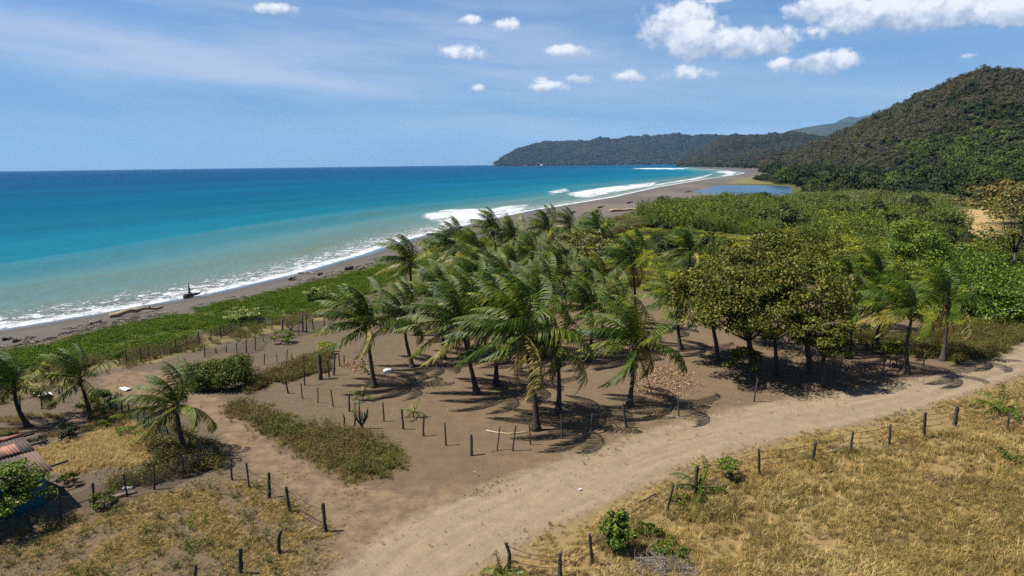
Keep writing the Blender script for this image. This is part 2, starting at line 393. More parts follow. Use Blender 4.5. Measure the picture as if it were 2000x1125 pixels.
M['roof_metal'] = rough_mat('corrugated_weathered', (0.055, 0.040, 0.037), (0.11, 0.080, 0.072), 1.5, 0.8, 0.15, (1, 1, 1), c3=(0.17, 0.105, 0.085), perobj=0.2)
M['roof_rust'] = rough_mat('corrugated_rust', (0.30, 0.12, 0.075), (0.42, 0.19, 0.125), 2.0, 0.8, 0.15, c3=(0.16, 0.085, 0.065), perobj=0.1)
M['cactus'] = rough_mat('green_stem', (0.045, 0.065, 0.02), (0.09, 0.12, 0.035), 5.0, 0.6, 0.3)
M['white_wall'] = rough_mat('white_render', (0.7, 0.7, 0.68), (0.8, 0.8, 0.78), 2.0, 0.8, 0.0, perobj=0.0)
M['tile'] = rough_mat('red_roof', (0.3, 0.1, 0.06), (0.4, 0.16, 0.1), 2.0, 0.8, 0.0)
M['paint_bin'] = rough_mat('grey_drum', (0.25, 0.25, 0.26), (0.4, 0.4, 0.4), 3.0, 0.5, 0.0)
m, t, b, out = new_mat('net_mesh')
tcn = t.new('ShaderNodeTexCoord')
b.inputs['Base Color'].default_value = (0.05, 0.085, 0.075, 1); b.inputs['Roughness'].default_value = 0.7
tr = t.new('ShaderNodeBsdfTransparent'); mx = t.new('ShaderNodeMixShader')
mx.inputs[0].default_value = 0.26; t.link(tr.outputs[0], mx.inputs[1]); t.link(b.outputs[0], mx.inputs[2]); t.link(mx.outputs[0], out.inputs['Surface'])
M['net'] = m
# ------------------------------------------------------------------ zones traced on the ground
ROAD_L = gpoly([(560, 1200), (640, 1125), (720, 1060), (800, 1010), (900, 965), (1010, 925), (1180, 868), (1330, 822), (1480, 788), (1620, 765), (1740, 748), (1850, 728), (1940, 700), (2000, 668), (2120, 628), (2300, 590)])
ROAD_R = gpoly([(2300, 650), (2120, 692), (2000, 733), (1900, 768), (1800, 800), (1700, 822), (1560, 850), (1440, 882), (1330, 918), (1240, 958), (1150, 1000), (1060, 1045), (990, 1085), (930, 1125), (860, 1200)])
ROAD = ROAD_L + ROAD_R
ROAD_MID = gpoly([(700, 1200), (790, 1110), (930, 1030), (1120, 950), (1350, 872), (1560, 818), (1760, 775), (1920, 732), (2000, 700), (2120, 660), (2300, 620)])
TRACK = gpoly([(650, 1110), (640, 1040), (610, 985), (545, 945), (470, 895), (420, 835), (350, 780), (250, 775), (190, 755), (210, 728), (330, 722), (400, 765), (470, 800), (530, 868), (620, 925), (740, 955), (880, 955), (960, 945), (900, 1000), (760, 1060)])
TRACK_MID = gpoly([(800, 1000), (660, 965), (580, 920), (490, 850), (420, 795), (330, 750), (230, 745)])
FIELD_R = gpoly([(840, 1200), (930, 1127), (990, 1087), (1060, 1047), (1150, 1002), (1240, 960), (1330, 920), (1440, 884), (1560, 852), (1700, 824), (1800, 802), (1900, 770), (2000, 735), (2200, 680), (2600, 700), (2600, 1400), (800, 1400)])
FIELD_L = gpoly([(-400, 960), (60, 1030), (200, 1000), (330, 965), (450, 925), (520, 960), (590, 985), (640, 1050), (650, 1090), (620, 1130), (560, 1220), (300, 1400), (-600, 1400)])
STRAW_L = gpoly([(110, 880), (190, 850), (270, 835), (310, 850), (330, 880), (250, 905), (150, 920), (105, 905)])
WEED_MID = gpoly([(430, 793), (470, 788), (550, 818), (610, 838), (690, 840), (755, 872), (788, 905), (755, 932), (690, 938), (620, 912), (575, 875), (490, 828)])
WEED_L = gpoly([(275, 868), (310, 845), (350, 850), (400, 885), (420, 908), (350, 925), (250, 955), (205, 970), (215, 945), (320, 905)])
WEED_E = gpoly([(500, 735), (600, 700), (650, 690), (640, 730), (560, 745), (480, 770)])
CREEP = gpoly([(-200, 720), (0, 690), (90, 672), (200, 645), (300, 628), (400, 602), (500, 582), (600, 555), (700, 532), (790, 512), (850, 498), (860, 515), (800, 535), (745, 552), (690, 585), (640, 605), (560, 620), (500, 632), (430, 648), (360, 664), (290, 684), (230, 694), (120, 715), (0, 745), (-200, 790)])
CREEP_DRY = gpoly([(-200, 760), (0, 735), (120, 712), (290, 684), (430, 648), (560, 620), (640, 605), (640, 625), (560, 640), (430, 672), (300, 705), (130, 740), (0, 790), (-200, 830)])
VEG = gpoly([(-300, 735), (0, 676), (90, 664), (200, 637), (330, 617), (440, 594), (560, 562), (660, 533), (745, 513), (800, 498), (880, 475), (960, 461), (1050, 447), (1130, 434), (1200, 423), (1260, 412), (1330, 396), (1380, 387), (1440, 380), (1440, 360), (1475, 352), (1500, 346)])
VEG_W = VEG + [(600, 1046), (620, 1487), (640, 2038), (900, 2250), (3000, 2700), (3000, -200), (-160, -200)]
YELLOW = gpoly([(1425, 362), (1440, 350), (1490, 342), (1540, 340), (1530, 356), (1500, 362)])
TAN = gpoly([(1845, 418), (1870, 408), (1950, 410), (1960, 440), (1930, 470), (1890, 470), (1860, 440)])
HERB = gpoly([(1130, 490), (1250, 445), (1330, 450), (1450, 470), (1560, 490), (1700, 480), (1880, 470), (2050, 470), (2050, 640), (1900, 640), (1830, 640), (1700, 570), (1560, 550), (1330, 580), (1240, 560), (1130, 520)])
VERGE = gpoly([(1640, 640), (1720, 655), (1790, 660), (1850, 640), (2000, 620), (2200, 590), (2200, 600), (2000, 665), (1940, 697), (1870, 712), (1830, 700), (1700, 690)])

# ------------------------------------------------------------------ ground sheet
gx = np.concatenate([-np.geomspace(70, 500, 30)[::-1], np.linspace(-69.5, 62, 270), np.geomspace(63, 4500, 130)])
gy = np.concatenate([np.linspace(-120, 12, 14), np.linspace(13, 75, 130), np.geomspace(75.6, 700, 190), np.geomspace(720, 7000, 40)])
GX, GY = np.meshgrid(gx, gy); gxf, gyf = GX.ravel(), GY.ravel()
S_, _ = inland(gxf, gyf)
GZ = ground_h(gxf, gyf, S_)
sd_road = sd_poly(gxf, gyf, ROAD); sd_track = sd_poly(gxf, gyf, TRACK)
_, al_road = seg_dist(gxf, gyf, ROAD_MID)
lat = np.minimum(seg_dist(gxf, gyf, ROAD_R)[0], 30.0)
GZ = GZ - 0.05 * sstep(sd_road, -0.3, 0.6)
nx, ny = len(gx), len(gy)
idx = np.arange(nx * ny).reshape(ny, nx)
q = np.stack([idx[:-1, :-1], idx[:-1, 1:], idx[1:, 1:], idx[1:, :-1]], -1).reshape(-1, 4)
def jit(sd, amp, sc, seed): return sd + (fbm(gxf * sc, gyf * sc, seed) - 0.5) * 2 * amp
colr = np.tile(np.array([0.089, 0.063, 0.037]), (len(gxf), 1))
def paint(sd, w, c, k=1.0):
    global colr
    m = (sstep(sd, -w, w) * k)[:, None]; colr = colr * (1 - m) + np.array(c) * m
greyish = sstep(gxf, 4, -25) * 0.8
colr = colr * (1 - greyish[:, None]) + np.array([0.062, 0.048, 0.034]) * greyish[:, None]
far = sstep(gyf, 72, 95); colr = colr * (1 - far[:, None]) + np.array([0.045, 0.048, 0.012]) * far[:, None]
paint(jit(sd_poly(gxf, gyf, HERB), 3, 0.2, 1), 1.5, (0.052, 0.058, 0.012))
paint(jit(sd_poly(gxf, gyf, CREEP), 1.2, 0.5, 2), 0.6, (0.04, 0.05, 0.012))
paint(jit(sd_poly(gxf, gyf, CREEP_DRY), 1.2, 0.5, 22), 0.6, (0.12, 0.095, 0.038), 0.8)
paint(jit(sd_poly(gxf, gyf, FIELD_R), 0.8, 0.6, 3), 0.5, (0.14, 0.098, 0.042))
paint(jit(sd_poly(gxf, gyf, FIELD_L), 1.0, 0.6, 4), 0.5, (0.080, 0.058, 0.034))
paint(jit(sd_poly(gxf, gyf, STRAW_L), 0.8, 0.6, 6), 0.5, (0.19, 0.145, 0.062))
for z_, sd_ in ((WEED_MID, 7), (WEED_L, 8), (WEED_E, 9)):
    paint(jit(sd_poly(gxf, gyf, z_), 0.7, 0.8, sd_), 0.5, (0.075, 0.055, 0.028))
paint(jit(sd_poly(gxf, gyf, VERGE), 0.7, 0.6, 10), 0.5, (0.075, 0.066, 0.026))
paint(jit(sd_poly(gxf, gyf, TAN), 2, 0.1, 12), 1.5, (0.22, 0.15, 0.066))
beach_sd = jit(-sd_poly(gxf, gyf, VEG_W), 0.8, 0.4, 13)
paint(np.minimum(beach_sd, 60), 0.8, (0.064, 0.057, 0.051))
paint(jit(sd_poly(gxf, gyf, YELLOW), 3, 0.05, 14), 2.0, (0.095, 0.086, 0.030))
tan_t = sstep(fbm(gxf * 0.05, gyf * 0.02, 44), 0.45, 0.65) * sstep(S_, 10, 22) * sstep(gyf, 150, 260) * sstep(beach_sd, -1, 1)
colr = colr * (1 - 0.45 * tan_t[:, None]) + np.array([0.115, 0.095, 0.072]) * 0.45 * tan_t[:, None]
gme = np_mesh('ground', np.stack([gxf, gyf, GZ], 1), q, None, True)
def fattr(me, name, arr):
    a = me.attributes.new(name, 'FLOAT', 'POINT'); a.data.foreach_set('value', np.asarray(arr, np.float32))
a = gme.attributes.new('zone', 'FLOAT_COLOR', 'POINT')
a.data.foreach_set('color', np.concatenate([colr, np.ones((len(colr), 1))], 1).astype(np.float32).ravel())
fattr(gme, 'rd', np.clip(sd_road, -6, 6)); fattr(gme, 'tk', np.clip(sd_track, -6, 6)); fattr(gme, 'al', al_road); fattr(gme, 'lat', lat)
wet = 1 - sstep(S_ + (fbm(gxf * 0.12, gyf * 0.12, 31) - 0.5) * 3.0, 1.6, 3.2)
damp = 1 - sstep(S_ + (fbm(gxf * 0.1, gyf * 0.1, 32) - 0.5) * 5.0, 3.5, 9.0)
fattr(gme, 'wet', wet); fattr(gme, 'damp', damp * 1.0)

m, t, b, out = new_mat('ground_soil'); M['ground'] = m
geo = t.new('ShaderNodeNewGeometry'); P = geo.outputs['Position']
base = t.attr('zone', 'Color')
n_big = t.noise(P, 0.22, 5.0, 0.6); n_mid = t.noise(P, 1.3, 6.0, 0.65); n_fine = t.noise(P, 9.0, 5.0, 0.7); n_grit = t.noise(P, 38.0, 3.0, 0.7)
rdn = t.math('ADD', t.attr('rd'), t.math('ADD', t.math('MULTIPLY', t.math('SUBTRACT', n_mid, 0.5), 1.5), t.math('MULTIPLY', t.math('SUBTRACT', n_fine, 0.5), 0.7)))
tkn = t.math('ADD', t.attr('tk'), t.math('ADD', t.math('MULTIPLY', t.math('SUBTRACT', n_mid, 0.5), 1.8), t.math('MULTIPLY', t.math('SUBTRACT', n_fine, 0.5), 0.6)))
streak = t.noise(t.comb(t.math('MULTIPLY', t.attr('lat'), 1.7), t.math('MULTIPLY', t.attr('al'), 0.07), 0.0), 1.0, 5.0, 0.6)
streak2 = t.noise(t.comb(t.math('MULTIPLY', t.attr('lat'), 6.0), t.math('MULTIPLY', t.attr('al'), 0.25), 5.0), 1.0, 4.0, 0.6)
roadc = t.mix(t.ss(streak, 0.3, 0.7), (0.146, 0.111, 0.070), (0.180, 0.138, 0.088))
roadc = t.mix(t.math('MULTIPLY', t.ss(streak2, 0.5, 0.75), 0.3), roadc, (0.115, 0.092, 0.066))
trackc = t.mix(t.ss(n_mid, 0.3, 0.7), (0.090, 0.063, 0.037), (0.128, 0.090, 0.052))
c = t.mix(t.math('MULTIPLY', t.ss(n_big, 0.35, 0.7), 0.30), base, t.mix(1.0, base, (1.35, 1.25, 1.05), 'MULTIPLY'))
c = t.mix(t.ss(tkn, -0.5, 0.6), c, trackc)
c = t.mix(t.ss(rdn, -0.6, 0.7), c, roadc)
c = t.mix(t.math('MULTIPLY', t.attr('damp'), 0.45), c, t.mix(1.0, c, (0.62, 0.58, 0.58), 'MULTIPLY'))
c = t.mix(t.attr('wet'), c, t.mix(1.0, c, (0.42, 0.42, 0.46), 'MULTIPLY'))
vv = t.math('ADD', t.math('MULTIPLY', n_mid, 0.75), t.math('ADD', t.math('MULTIPLY', n_fine, 0.65), t.math('MULTIPLY', n_grit, 0.5)))
vv = t.math('ADD', vv, 0.06)
c = t.mix(1.0, c, t.comb(vv, vv, vv), 'MULTIPLY')
dark = t.ss(t.noise(P, 3.1, 6.0, 0.75), 0.62, 0.72)
c = t.mix(t.math('MULTIPLY', dark, t.math('SUBTRACT', 0.35, t.math('MULTIPLY', t.ss(rdn, -0.6, 0.7), 0.3))), c, (0.035, 0.024, 0.014))
t.link(c, b.inputs['Base Color'])
rg = t.math('SUBTRACT', 0.92, t.math('MULTIPLY', t.attr('wet'), 0.78)); t.link(rg, b.inputs['Roughness'])
sp = t.math('MULTIPLY_ADD', t.attr('wet'), 0.85, 0.12); t.link(sp, b.inputs['Specular IOR Level'])
bp = t.new('ShaderNodeBump'); bp.inputs['Distance'].default_value = 0.10
bs = t.math('SUBTRACT', 0.75, t.math('MULTIPLY', t.attr('wet'), 0.72)); t.link(bs, bp.inputs['Strength'])
hh = t.math('ADD', t.math('MULTIPLY', n_fine, 0.6), t.math('ADD', t.math('MULTIPLY', n_grit, 0.2), t.math('MULTIPLY', t.math('MULTIPLY', streak, 0.5), t.ss(rdn, -0.6, 0.7))))
t.link(hh, bp.inputs['Height']); t.link(bp.outputs[0], b.inputs['Normal'])
gme.materials.append(m)
tag(obj('ground', gme), kind='structure')

# ------------------------------------------------------------------ sea
ys = np.concatenate([np.linspace(-150, 58, 40), np.geomspace(59, 1100, 520), np.geomspace(1110, 15000, 100)])
of = np.concatenate([-np.geomspace(30, 9000, 40)[::-1], np.linspace(-29, 70, 130), np.geomspace(71, 15000, 130)])
YY, OO = np.meshgrid(ys, of, indexing='ij'); XX = shore_x(YY) - OO
xf, yf = XX.ravel(), YY.ravel()
sI, sAl = inland(xf, yf); off = -sI
def spoly(pts): return [unproj(x, y, SEA) for x, y in pts]
BR1 = spoly([(818, 424), (862, 413), (940, 408), (1032, 398), (1026, 410), (985, 424), (935, 438), (870, 446), (812, 466), (862, 442), (850, 430)])
BR2 = spoly([(1104, 379), (1150, 370), (1215, 364), (1284, 356), (1276, 364), (1215, 373), (1150, 387), (1120, 384)])
BR2b = spoly([(1072, 375), (1108, 369), (1110, 373), (1076, 379)])
BR3 = spoly([(1274, 361), (1330, 352), (1372, 345), (1392, 338.5), (1388, 343), (1360, 351), (1310, 358), (1278, 365)])
BR4 = spoly([(1395, 336), (1425, 334), (1440, 337), (1428, 343), (1400, 345), (1420, 340)])
BR5 = spoly([(1230, 329.4), (1270, 328.2), (1345, 329), (1330, 330.6), (1260, 330.4)])
BR6 = spoly([(700, 478), (770, 462), (810, 455), (800, 470), (745, 490), (690, 503)])
foam = np.full(len(xf), -60.0)
for p_ in (BR1, BR2, BR2b, BR3, BR4, BR5): foam = np.maximum(foam, sd_poly(xf, yf, p_))
# breakers stand up from the water: a low rolling ridge under the white water
zz = SEA + 0.28 * sstep(foam, -3.0, 2.5) * sstep(off, 0, 6)
zz = zz + 0.40 * np.sin(off * 0.22 + 2.5 * fbm(xf * 0.012, yf * 0.012, 61)) * sstep(off, 4, 24) * (1 - sstep(off, 60, 140))
n1, n2 = len(ys), len(of); ii = np.arange(n1 * n2).reshape(n1, n2)
q = np.stack([ii[:-1, :-1], ii[1:, :-1], ii[1:, 1:], ii[:-1, 1:]], -1).reshape(-1, 4)
sme = np_mesh('sea', np.stack([xf, yf, zz], 1), q, None, True)
fattr(sme, 'off', off); fattr(sme, 'along', sAl); fattr(sme, 'foam', foam)
m, t, b, out = new_mat('sea_water'); M['sea'] = m
geo = t.new('ShaderNodeNewGeometry'); P = geo.outputs['Position']
o_ = t.attr('off'); al = t.attr('along'); fo = t.attr('foam')
st1 = t.noise(t.comb(t.math('MULTIPLY', o_, 0.030), t.math('MULTIPLY', al, 0.0035), 0.0), 1.0, 4.0, 0.55, 0.6)
st2 = t.noise(t.comb(t.math('MULTIPLY', o_, 0.12), t.math('MULTIPLY', al, 0.010), 7.0), 1.0, 5.0, 0.6, 0.4)
lo = t.math('LOGARITHM', t.math('MAXIMUM', t.math('ADD', o_, t.math('MULTIPLY', t.math('SUBTRACT', st1, 0.5), t.math('MULTIPLY_ADD', o_, 0.9, 8.0))), 1.0), 10.0)
lo = t.math('DIVIDE', lo, 4.0)
deep = t.ramp(lo, [(0.0, (0.090, 0.105, 0.090)), (0.27, (0.070, 0.108, 0.100)), (0.39, (0.042, 0.102, 0.112)), (0.47, (0.004, 0.080, 0.120)), (0.57, (0.0004, 0.057, 0.106)), (0.72, (0.0006, 0.036, 0.086)), (0.90, (0.0005, 0.026, 0.076))])
# sand-laden plumes drift parallel to the shore
pl = t.math('MULTIPLY', t.ss(st2, 0.50, 0.72), t.ss(o_, 90.0, 25.0, 0.0, 0.55))
wc = t.mix(pl, deep, (0.068, 0.072, 0.036))
gust = t.noise(t.comb(t.math('MULTIPLY', o_, 0.011), t.math('MULTIPLY', al, 0.0022), 2.0), 1.0, 5.0, 0.6)
gv = t.math('MULTIPLY_ADD', gust, 0.7, 0.65); wc = t.mix(1.0, wc, t.comb(gv, gv, gv), 'MULTIPLY')
# foam: lacy swash by the shore and the breakers
lace = t.noise(P, 0.55, 7.0, 0.68, 0.8); lace2 = t.noise(P, 2.2, 5.0, 0.7, 0.5)
lc = t.math('ADD', t.math('MULTIPLY', lace, 0.6), t.math('MULTIPLY', lace2, 0.4))
edge_n = t.noise(t.comb(t.math('MULTIPLY', al, 0.05), 0.0, 0.0), 1.0, 3.0)
o2 = t.math('ADD', o_, t.math('MULTIPLY', t.math('SUBTRACT', edge_n, 0.5), 4.0))
near_dist = t.ss(al, 900.0, 500.0, 0.25, 1.0)
swash = t.ss(t.math('SUBTRACT', lc, t.math('MULTIPLY', t.ss(o2, 3.0, 22.0), 0.15)), 0.44, 0.54)
swash = t.math('MULTIPLY', swash, t.ss(o2, 24.0, 12.0))
rim = t.math('MULTIPLY', t.ss(o2, 3.6, 1.8), t.ss(lc, 0.34, 0.48))
big_n = t.noise(P, 0.07, 4.0, 0.6)
mid_n = t.noise(t.comb(t.math('MULTIPLY', o_, 0.30), t.math('MULTIPLY', al, 0.05), 4.0), 1.0, 5.0, 0.65, 0.6)
brk = t.ss(t.math('ADD', fo, t.math('ADD', t.math('MULTIPLY', t.math('SUBTRACT', lc, 0.5), 8.0), t.math('MULTIPLY', t.math('SUBTRACT', big_n, 0.5), 9.0))), -1.0, 1.2)
brk = t.math('MULTIPLY', brk, t.ss(t.math('ADD', lc, t.math('MULTIPLY', fo, 0.035)), 0.36, 0.56, 0.25, 1.0))
brk = t.math('MULTIPLY', brk, t.ss(t.math('ADD', mid_n, t.math('MULTIPLY', fo, 0.012)), 0.40, 0.62, 0.12, 1.0))
caps_n = t.noise(t.comb(t.math('MULTIPLY', o_, 0.020), t.math('MULTIPLY', al, 0.006), 11.0), 1.0, 6.0, 0.75)
fm = t.math('MAXIMUM', t.math('MAXIMUM', t.math('MULTIPLY', swash, near_dist), rim), brk)
c = t.mix(fm, wc, (0.36, 0.375, 0.39))
t.link(c, b.inputs['Base Color'])
t.link(t.math('MULTIPLY_ADD', fm, 0.55, 0.22), b.inputs['Roughness'])
b.inputs['Specular IOR Level'].default_value = 0.0; gl = t.new('ShaderNodeBsdfGlossy'); gl.inputs['Roughness'].default_value = 0.25; mxs = t.new('ShaderNodeMixShader')
t.link(t.math('MULTIPLY_ADD', fm, -0.02, 0.035), mxs.inputs[0]); t.link(b.outputs[0], mxs.inputs[1]); t.link(gl.outputs[0], mxs.inputs[2]); t.link(mxs.outputs[0], out.inputs['Surface'])
wv = t.math('ADD', t.math('MULTIPLY', t.noise(P, 0.35, 6.0, 0.65), 1.0), t.math('MULTIPLY', t.noise(P, 0.06, 4.0), 2.0))
wv = t.math('ADD', wv, t.math('MULTIPLY', t.math('MULTIPLY', fm, lc), 0.8))
bp = t.new('ShaderNodeBump'); bp.inputs['Strength'].default_value = 0.9; bp.inputs['Distance'].default_value = 0.55
t.link(wv, bp.inputs['Height']); t.link(bp.outputs[0], b.inputs['Normal']); t.link(bp.outputs[0], gl.inputs['Normal'])
sme.materials.append(m)
tag(obj('sea', sme), kind='structure')

# lagoon behind the beach
lp = np.array(LAGOON); lc_ = lp.mean(0); lx = (lp - lc_) * 1.15 + lc_
lme = np_mesh('lagoon', np.concatenate([np.c_[lx, np.full(len(lx), -0.55)], [[lc_[0], lc_[1], -0.55]]]), np.array([(len(lx), k, (k + 1) % len(lx)) for k in range(len(lx))]))
m, t, b, out = new_mat('lagoon_water')
geo = t.new('ShaderNodeNewGeometry'); P = geo.outputs['Position']
n = t.noise(t.vmath('MULTIPLY', P, (0.02, 0.09, 1.0)), 1.0, 5.0, 0.6)
t.link(t.mix(t.ss(n, 0.35, 0.65), (0.006, 0.032, 0.075), (0.018, 0.058, 0.105)), b.inputs['Base Color']); b.inputs['Roughness'].default_value = 0.25
bp = t.new('ShaderNodeBump'); bp.inputs['Strength'].default_value = 0.5; bp.inputs['Distance'].default_value = 0.1
t.link(t.noise(P, 0.8, 4.0), bp.inputs['Height']); t.link(bp.outputs[0], b.inputs['Normal'])
lme.materials.append(m); tag(obj('lagoon', lme), kind='structure')

# ------------------------------------------------------------------ hills
def bearing(px): d = ray(px, 316); return math.atan2(d.x, d.y)
def hill_mesh(name, cols, mat, seed, rough, nb=150, nr=60, back=1.6, crag=0.0):
    """cols: list of (px, py_of_ridge, foot_distance, ridge_distance); bearings between are interpolated"""
    bs = np.array([bearing(c[0]) for c in cols])
    horizon = np.array([(math.asin(ray(c[0], c[1]).normalized().z)) for c in cols])
    foot = np.array([c[2] for c in cols], float); rid = np.array([c[3] for c in cols], float)
    top = np.tan(horizon) * rid + CAMZ
    B = np.linspace(bs[0], bs[-1], nb); U = np.linspace(0, 1, nr)
    FO = np.interp(B, bs, foot); RI = np.interp(B, bs, rid); TO = np.interp(B, bs, top); TO = TO * (1 + crag * 2 * (fbm(B * 55, B * 0 + seed, seed, 4) - 0.5))
    V = np.zeros((nr, nb, 3))
    for k, u in enumerate(U):
        r = FO + (RI - FO) * u * back
        s = u * back
        x = np.sin(B) * r; y = np.cos(B) * r
        if s <= 1: prof = s ** 0.85 * (1 - 0.0 * s)
        else: prof = np.full(nb, 1 - 0.75 * (s - 1) / (back - 1))
        L = np.mean(RI)
        spur = (fbm(x / (0.16 * L), y / (0.16 * L), seed, 5) - 0.5) * rough * (0.14 if s > 1 else np.minimum(1.0, 4 * s * (1.0 - s) + 0.12))
        h = TO * (prof + spur * 0.9)
        V[k, :, 0] = x; V[k, :, 1] = y; V[k, :, 2] = np.maximum(h, -2.0) - 1.6
    i2 = np.arange(nr * nb).reshape(nr, nb)
    q = np.stack([i2[:-1, :-1], i2[:-1, 1:], i2[1:, 1:], i2[1:, :-1]], -1).reshape(-1, 4)
    me = np_mesh(name, V.reshape(-1, 3), q, mat, True)
    return me, V
def hill_mat(name, c1, c2, c3, sc):
    m, t, b, out = new_mat(name); geo = t.new('ShaderNodeNewGeometry'); P = geo.outputs['Position']
    n = t.noise(P, sc, 6.0, 0.65); n2 = t.noise(P, sc * 9, 4.0, 0.7)
    c = t.mix(t.ss(n, 0.35, 0.65), c1, c2); c = t.mix(t.math('MULTIPLY', t.ss(n2, 0.45, 0.65), 0.6), c, c3)
    t.link(c, b.inputs['Base Color']); b.inputs['Roughness'].default_value = 0.95; b.inputs['Specular IOR Level'].default_value = 0.1
    bp = t.new('ShaderNodeBump'); bp.inputs['Strength'].default_value = 1.0; bp.inputs['Distance'].default_value = 0.6 / sc * 0.12
    t.link(n2, bp.inputs['Height']); t.link(bp.outputs[0], b.inputs['Normal'])
    return m
M['hill_soil'] = hill_mat('hill_ground', (0.028, 0.028, 0.012), (0.05, 0.04, 0.024), (0.016, 0.019, 0.009), 0.006)
M['far_soil'] = hill_mat('far_ridge_ground', (0.018, 0.026, 0.013), (0.03, 0.034, 0.02), (0.013, 0.016, 0.01), 0.0012)
hillA_me, hillA = hill_mesh('wooded_hill', [(1490, 316, 1000, 1350), (1530, 309, 980, 1320), (1560, 303, 960, 1300), (1620, 277, 860, 1250), (1700, 238, 640, 1150), (1760, 209, 560, 1080), (1830, 178, 480, 1000), (1885, 153, 430, 950), (1930, 155, 400, 930), (1960, 161, 380, 920), (2000, 166, 360, 900), (2100, 172, 340, 880), (2300, 190, 330, 880), (2600, 210, 330, 900), (3200, 260, 340, 900)], M['hill_soil'], 3, 0.6, 180, 80, 1.6, 0.03)
tag(obj('wooded_hill', hillA_me), kind='structure')
headB_me, headB = hill_mesh('headland', [(964, 322.5, 5550, 5600), (985, 308, 5450, 5700), (1010, 293, 5350, 5800), (1060, 281, 5250, 5900), (1150, 276, 5150, 5900), (1240, 270, 5050, 5800), (1320, 264, 4900, 5700), (1380, 266, 4800, 5600), (1440, 270, 4700, 5500), (1540, 280, 4700, 5500), (1640, 300, 4700, 5500)], M['hill_soil'], 9, 0.5, 220, 70, 1.5, 0.10)
coast_me, coastC = hill_mesh('coastal_hill', [(1322, 319, 2500, 2600), (1350, 306, 2450, 3100), (1380, 290, 2400, 3400), (1410, 272, 2350, 3500), (1440, 265, 2250, 3500), (1490, 262, 2100, 3400), (1540, 261, 2000, 3300), (1600, 268, 1900, 3200), (1680, 272, 1800, 3200), (1800, 280, 1800, 3300)], M['hill_soil'], 39, 0.5, 180, 70, 1.5, 0.10)
tag(obj('coastal_hill', coast_me), kind='structure')
tag(obj('headland', headB_me), kind='structure')
me_, _ = hill_mesh('far_ridge', [(1440, 312, 5800, 7400), (1500, 268, 5800, 7400), (1545, 252, 5800, 7400), (1600, 243, 5800, 7400), (1640, 238, 5800, 7400), (1700, 236, 5800, 7400), (1800, 240, 5800, 7400), (2000, 250, 5800, 7400), (2300, 270, 5800, 7400)], M['far_soil'], 15, 0.16)
tag(obj('far_ridge', me_), kind='structure')
me_, _ = hill_mesh('distant_mountain', [(1520, 300, 8600, 10600), (1600, 256, 8600, 10600), (1635, 234, 8600, 10600), (1652, 227, 8600, 10600), (1668, 229, 8600, 10600), (1690, 224, 8600, 10600), (1760, 214, 8600, 10600), (1900, 222, 8600, 10600), (2200, 250, 8600, 10600)], M['far_soil'], 25, 0.05)
tag(obj('distant_mountain', me_), kind='structure')
# ------------------------------------------------------------------ foliage kits
def unit(v): return v / (np.linalg.norm(v, axis=-1, keepdims=True) + 1e-9)
def leaves(mb, cen, size, nrm, rng, aspect=0.5, spread=0.8, fold=0.12):
    """one rhombic leaf per centre; nrm = preferred normal"""
    n = len(cen); size = np.broadcast_to(np.asarray(size, float), (n,))[:, None]
    N = unit(nrm + rng.normal(0, spread, (n, 3)))
    a = unit(np.cross(N, rng.normal(0, 1, (n, 3)))); b = np.cross(N, a)
    V = np.stack([cen - a * size * 0.5, cen - b * size * aspect * 0.5 + N * size * fold, cen + a * size * 0.5, cen + b * size * aspect * 0.5 + N * size * fold], 1).reshape(-1, 3)
    mb.add(V, np.arange(4 * n).reshape(-1, 4)); return mb
def clump_crown(mb, rng, rx, ry, rz, zc, nclump, per, leaf, aspect=0.5, shell=0.55, layer=0.0, clump_r=0.32, spread=0.7):
    """leaves gathered in clumps through an uneven ellipsoid; returns clump centres"""
    cs = []
    while len(cs) < nclump:
        d = unit(rng.normal(0, 1, 3)); r = (shell + (1 - shell) * rng.random()) ** 0.9
        if rng.random() < 0.12: r *= 1.15
        if d[2] < -0.55: continue
        cs.append(np.array([d[0] * rx * r, d[1] * ry * r, zc + d[2] * rz * r]))
    cs = np.array(cs)
    for c in cs:
        k = int(per * (0.6 + 0.8 * rng.random())); s = clump_r * (0.7 + 0.6 * rng.random())
        p = rng.normal(0, 1, (k, 3)); p = unit(p) * (rng.random((k, 1)) ** 0.45)
        p = p * np.array([rx * s, ry * s, rz * s * (0.75 - 0.4 * layer)])
        out = unit(p + 1e-6) * 0.5 + unit(c - np.array([0, 0, zc])) * 0.5 + np.array([0, 0, 0.75])
        leaves(mb, c + p, leaf * (0.65 + 0.7 * rng.random(k)), unit(out), rng, aspect, spread)
    return cs
def kit(name):
    return bpy.data.collections.new(name)
def kit_add(coll, k, me):
    o = bpy.data.objects.new('%s_%02d' % (coll.name, k), me); coll.objects.link(o); return o
_groups = {}
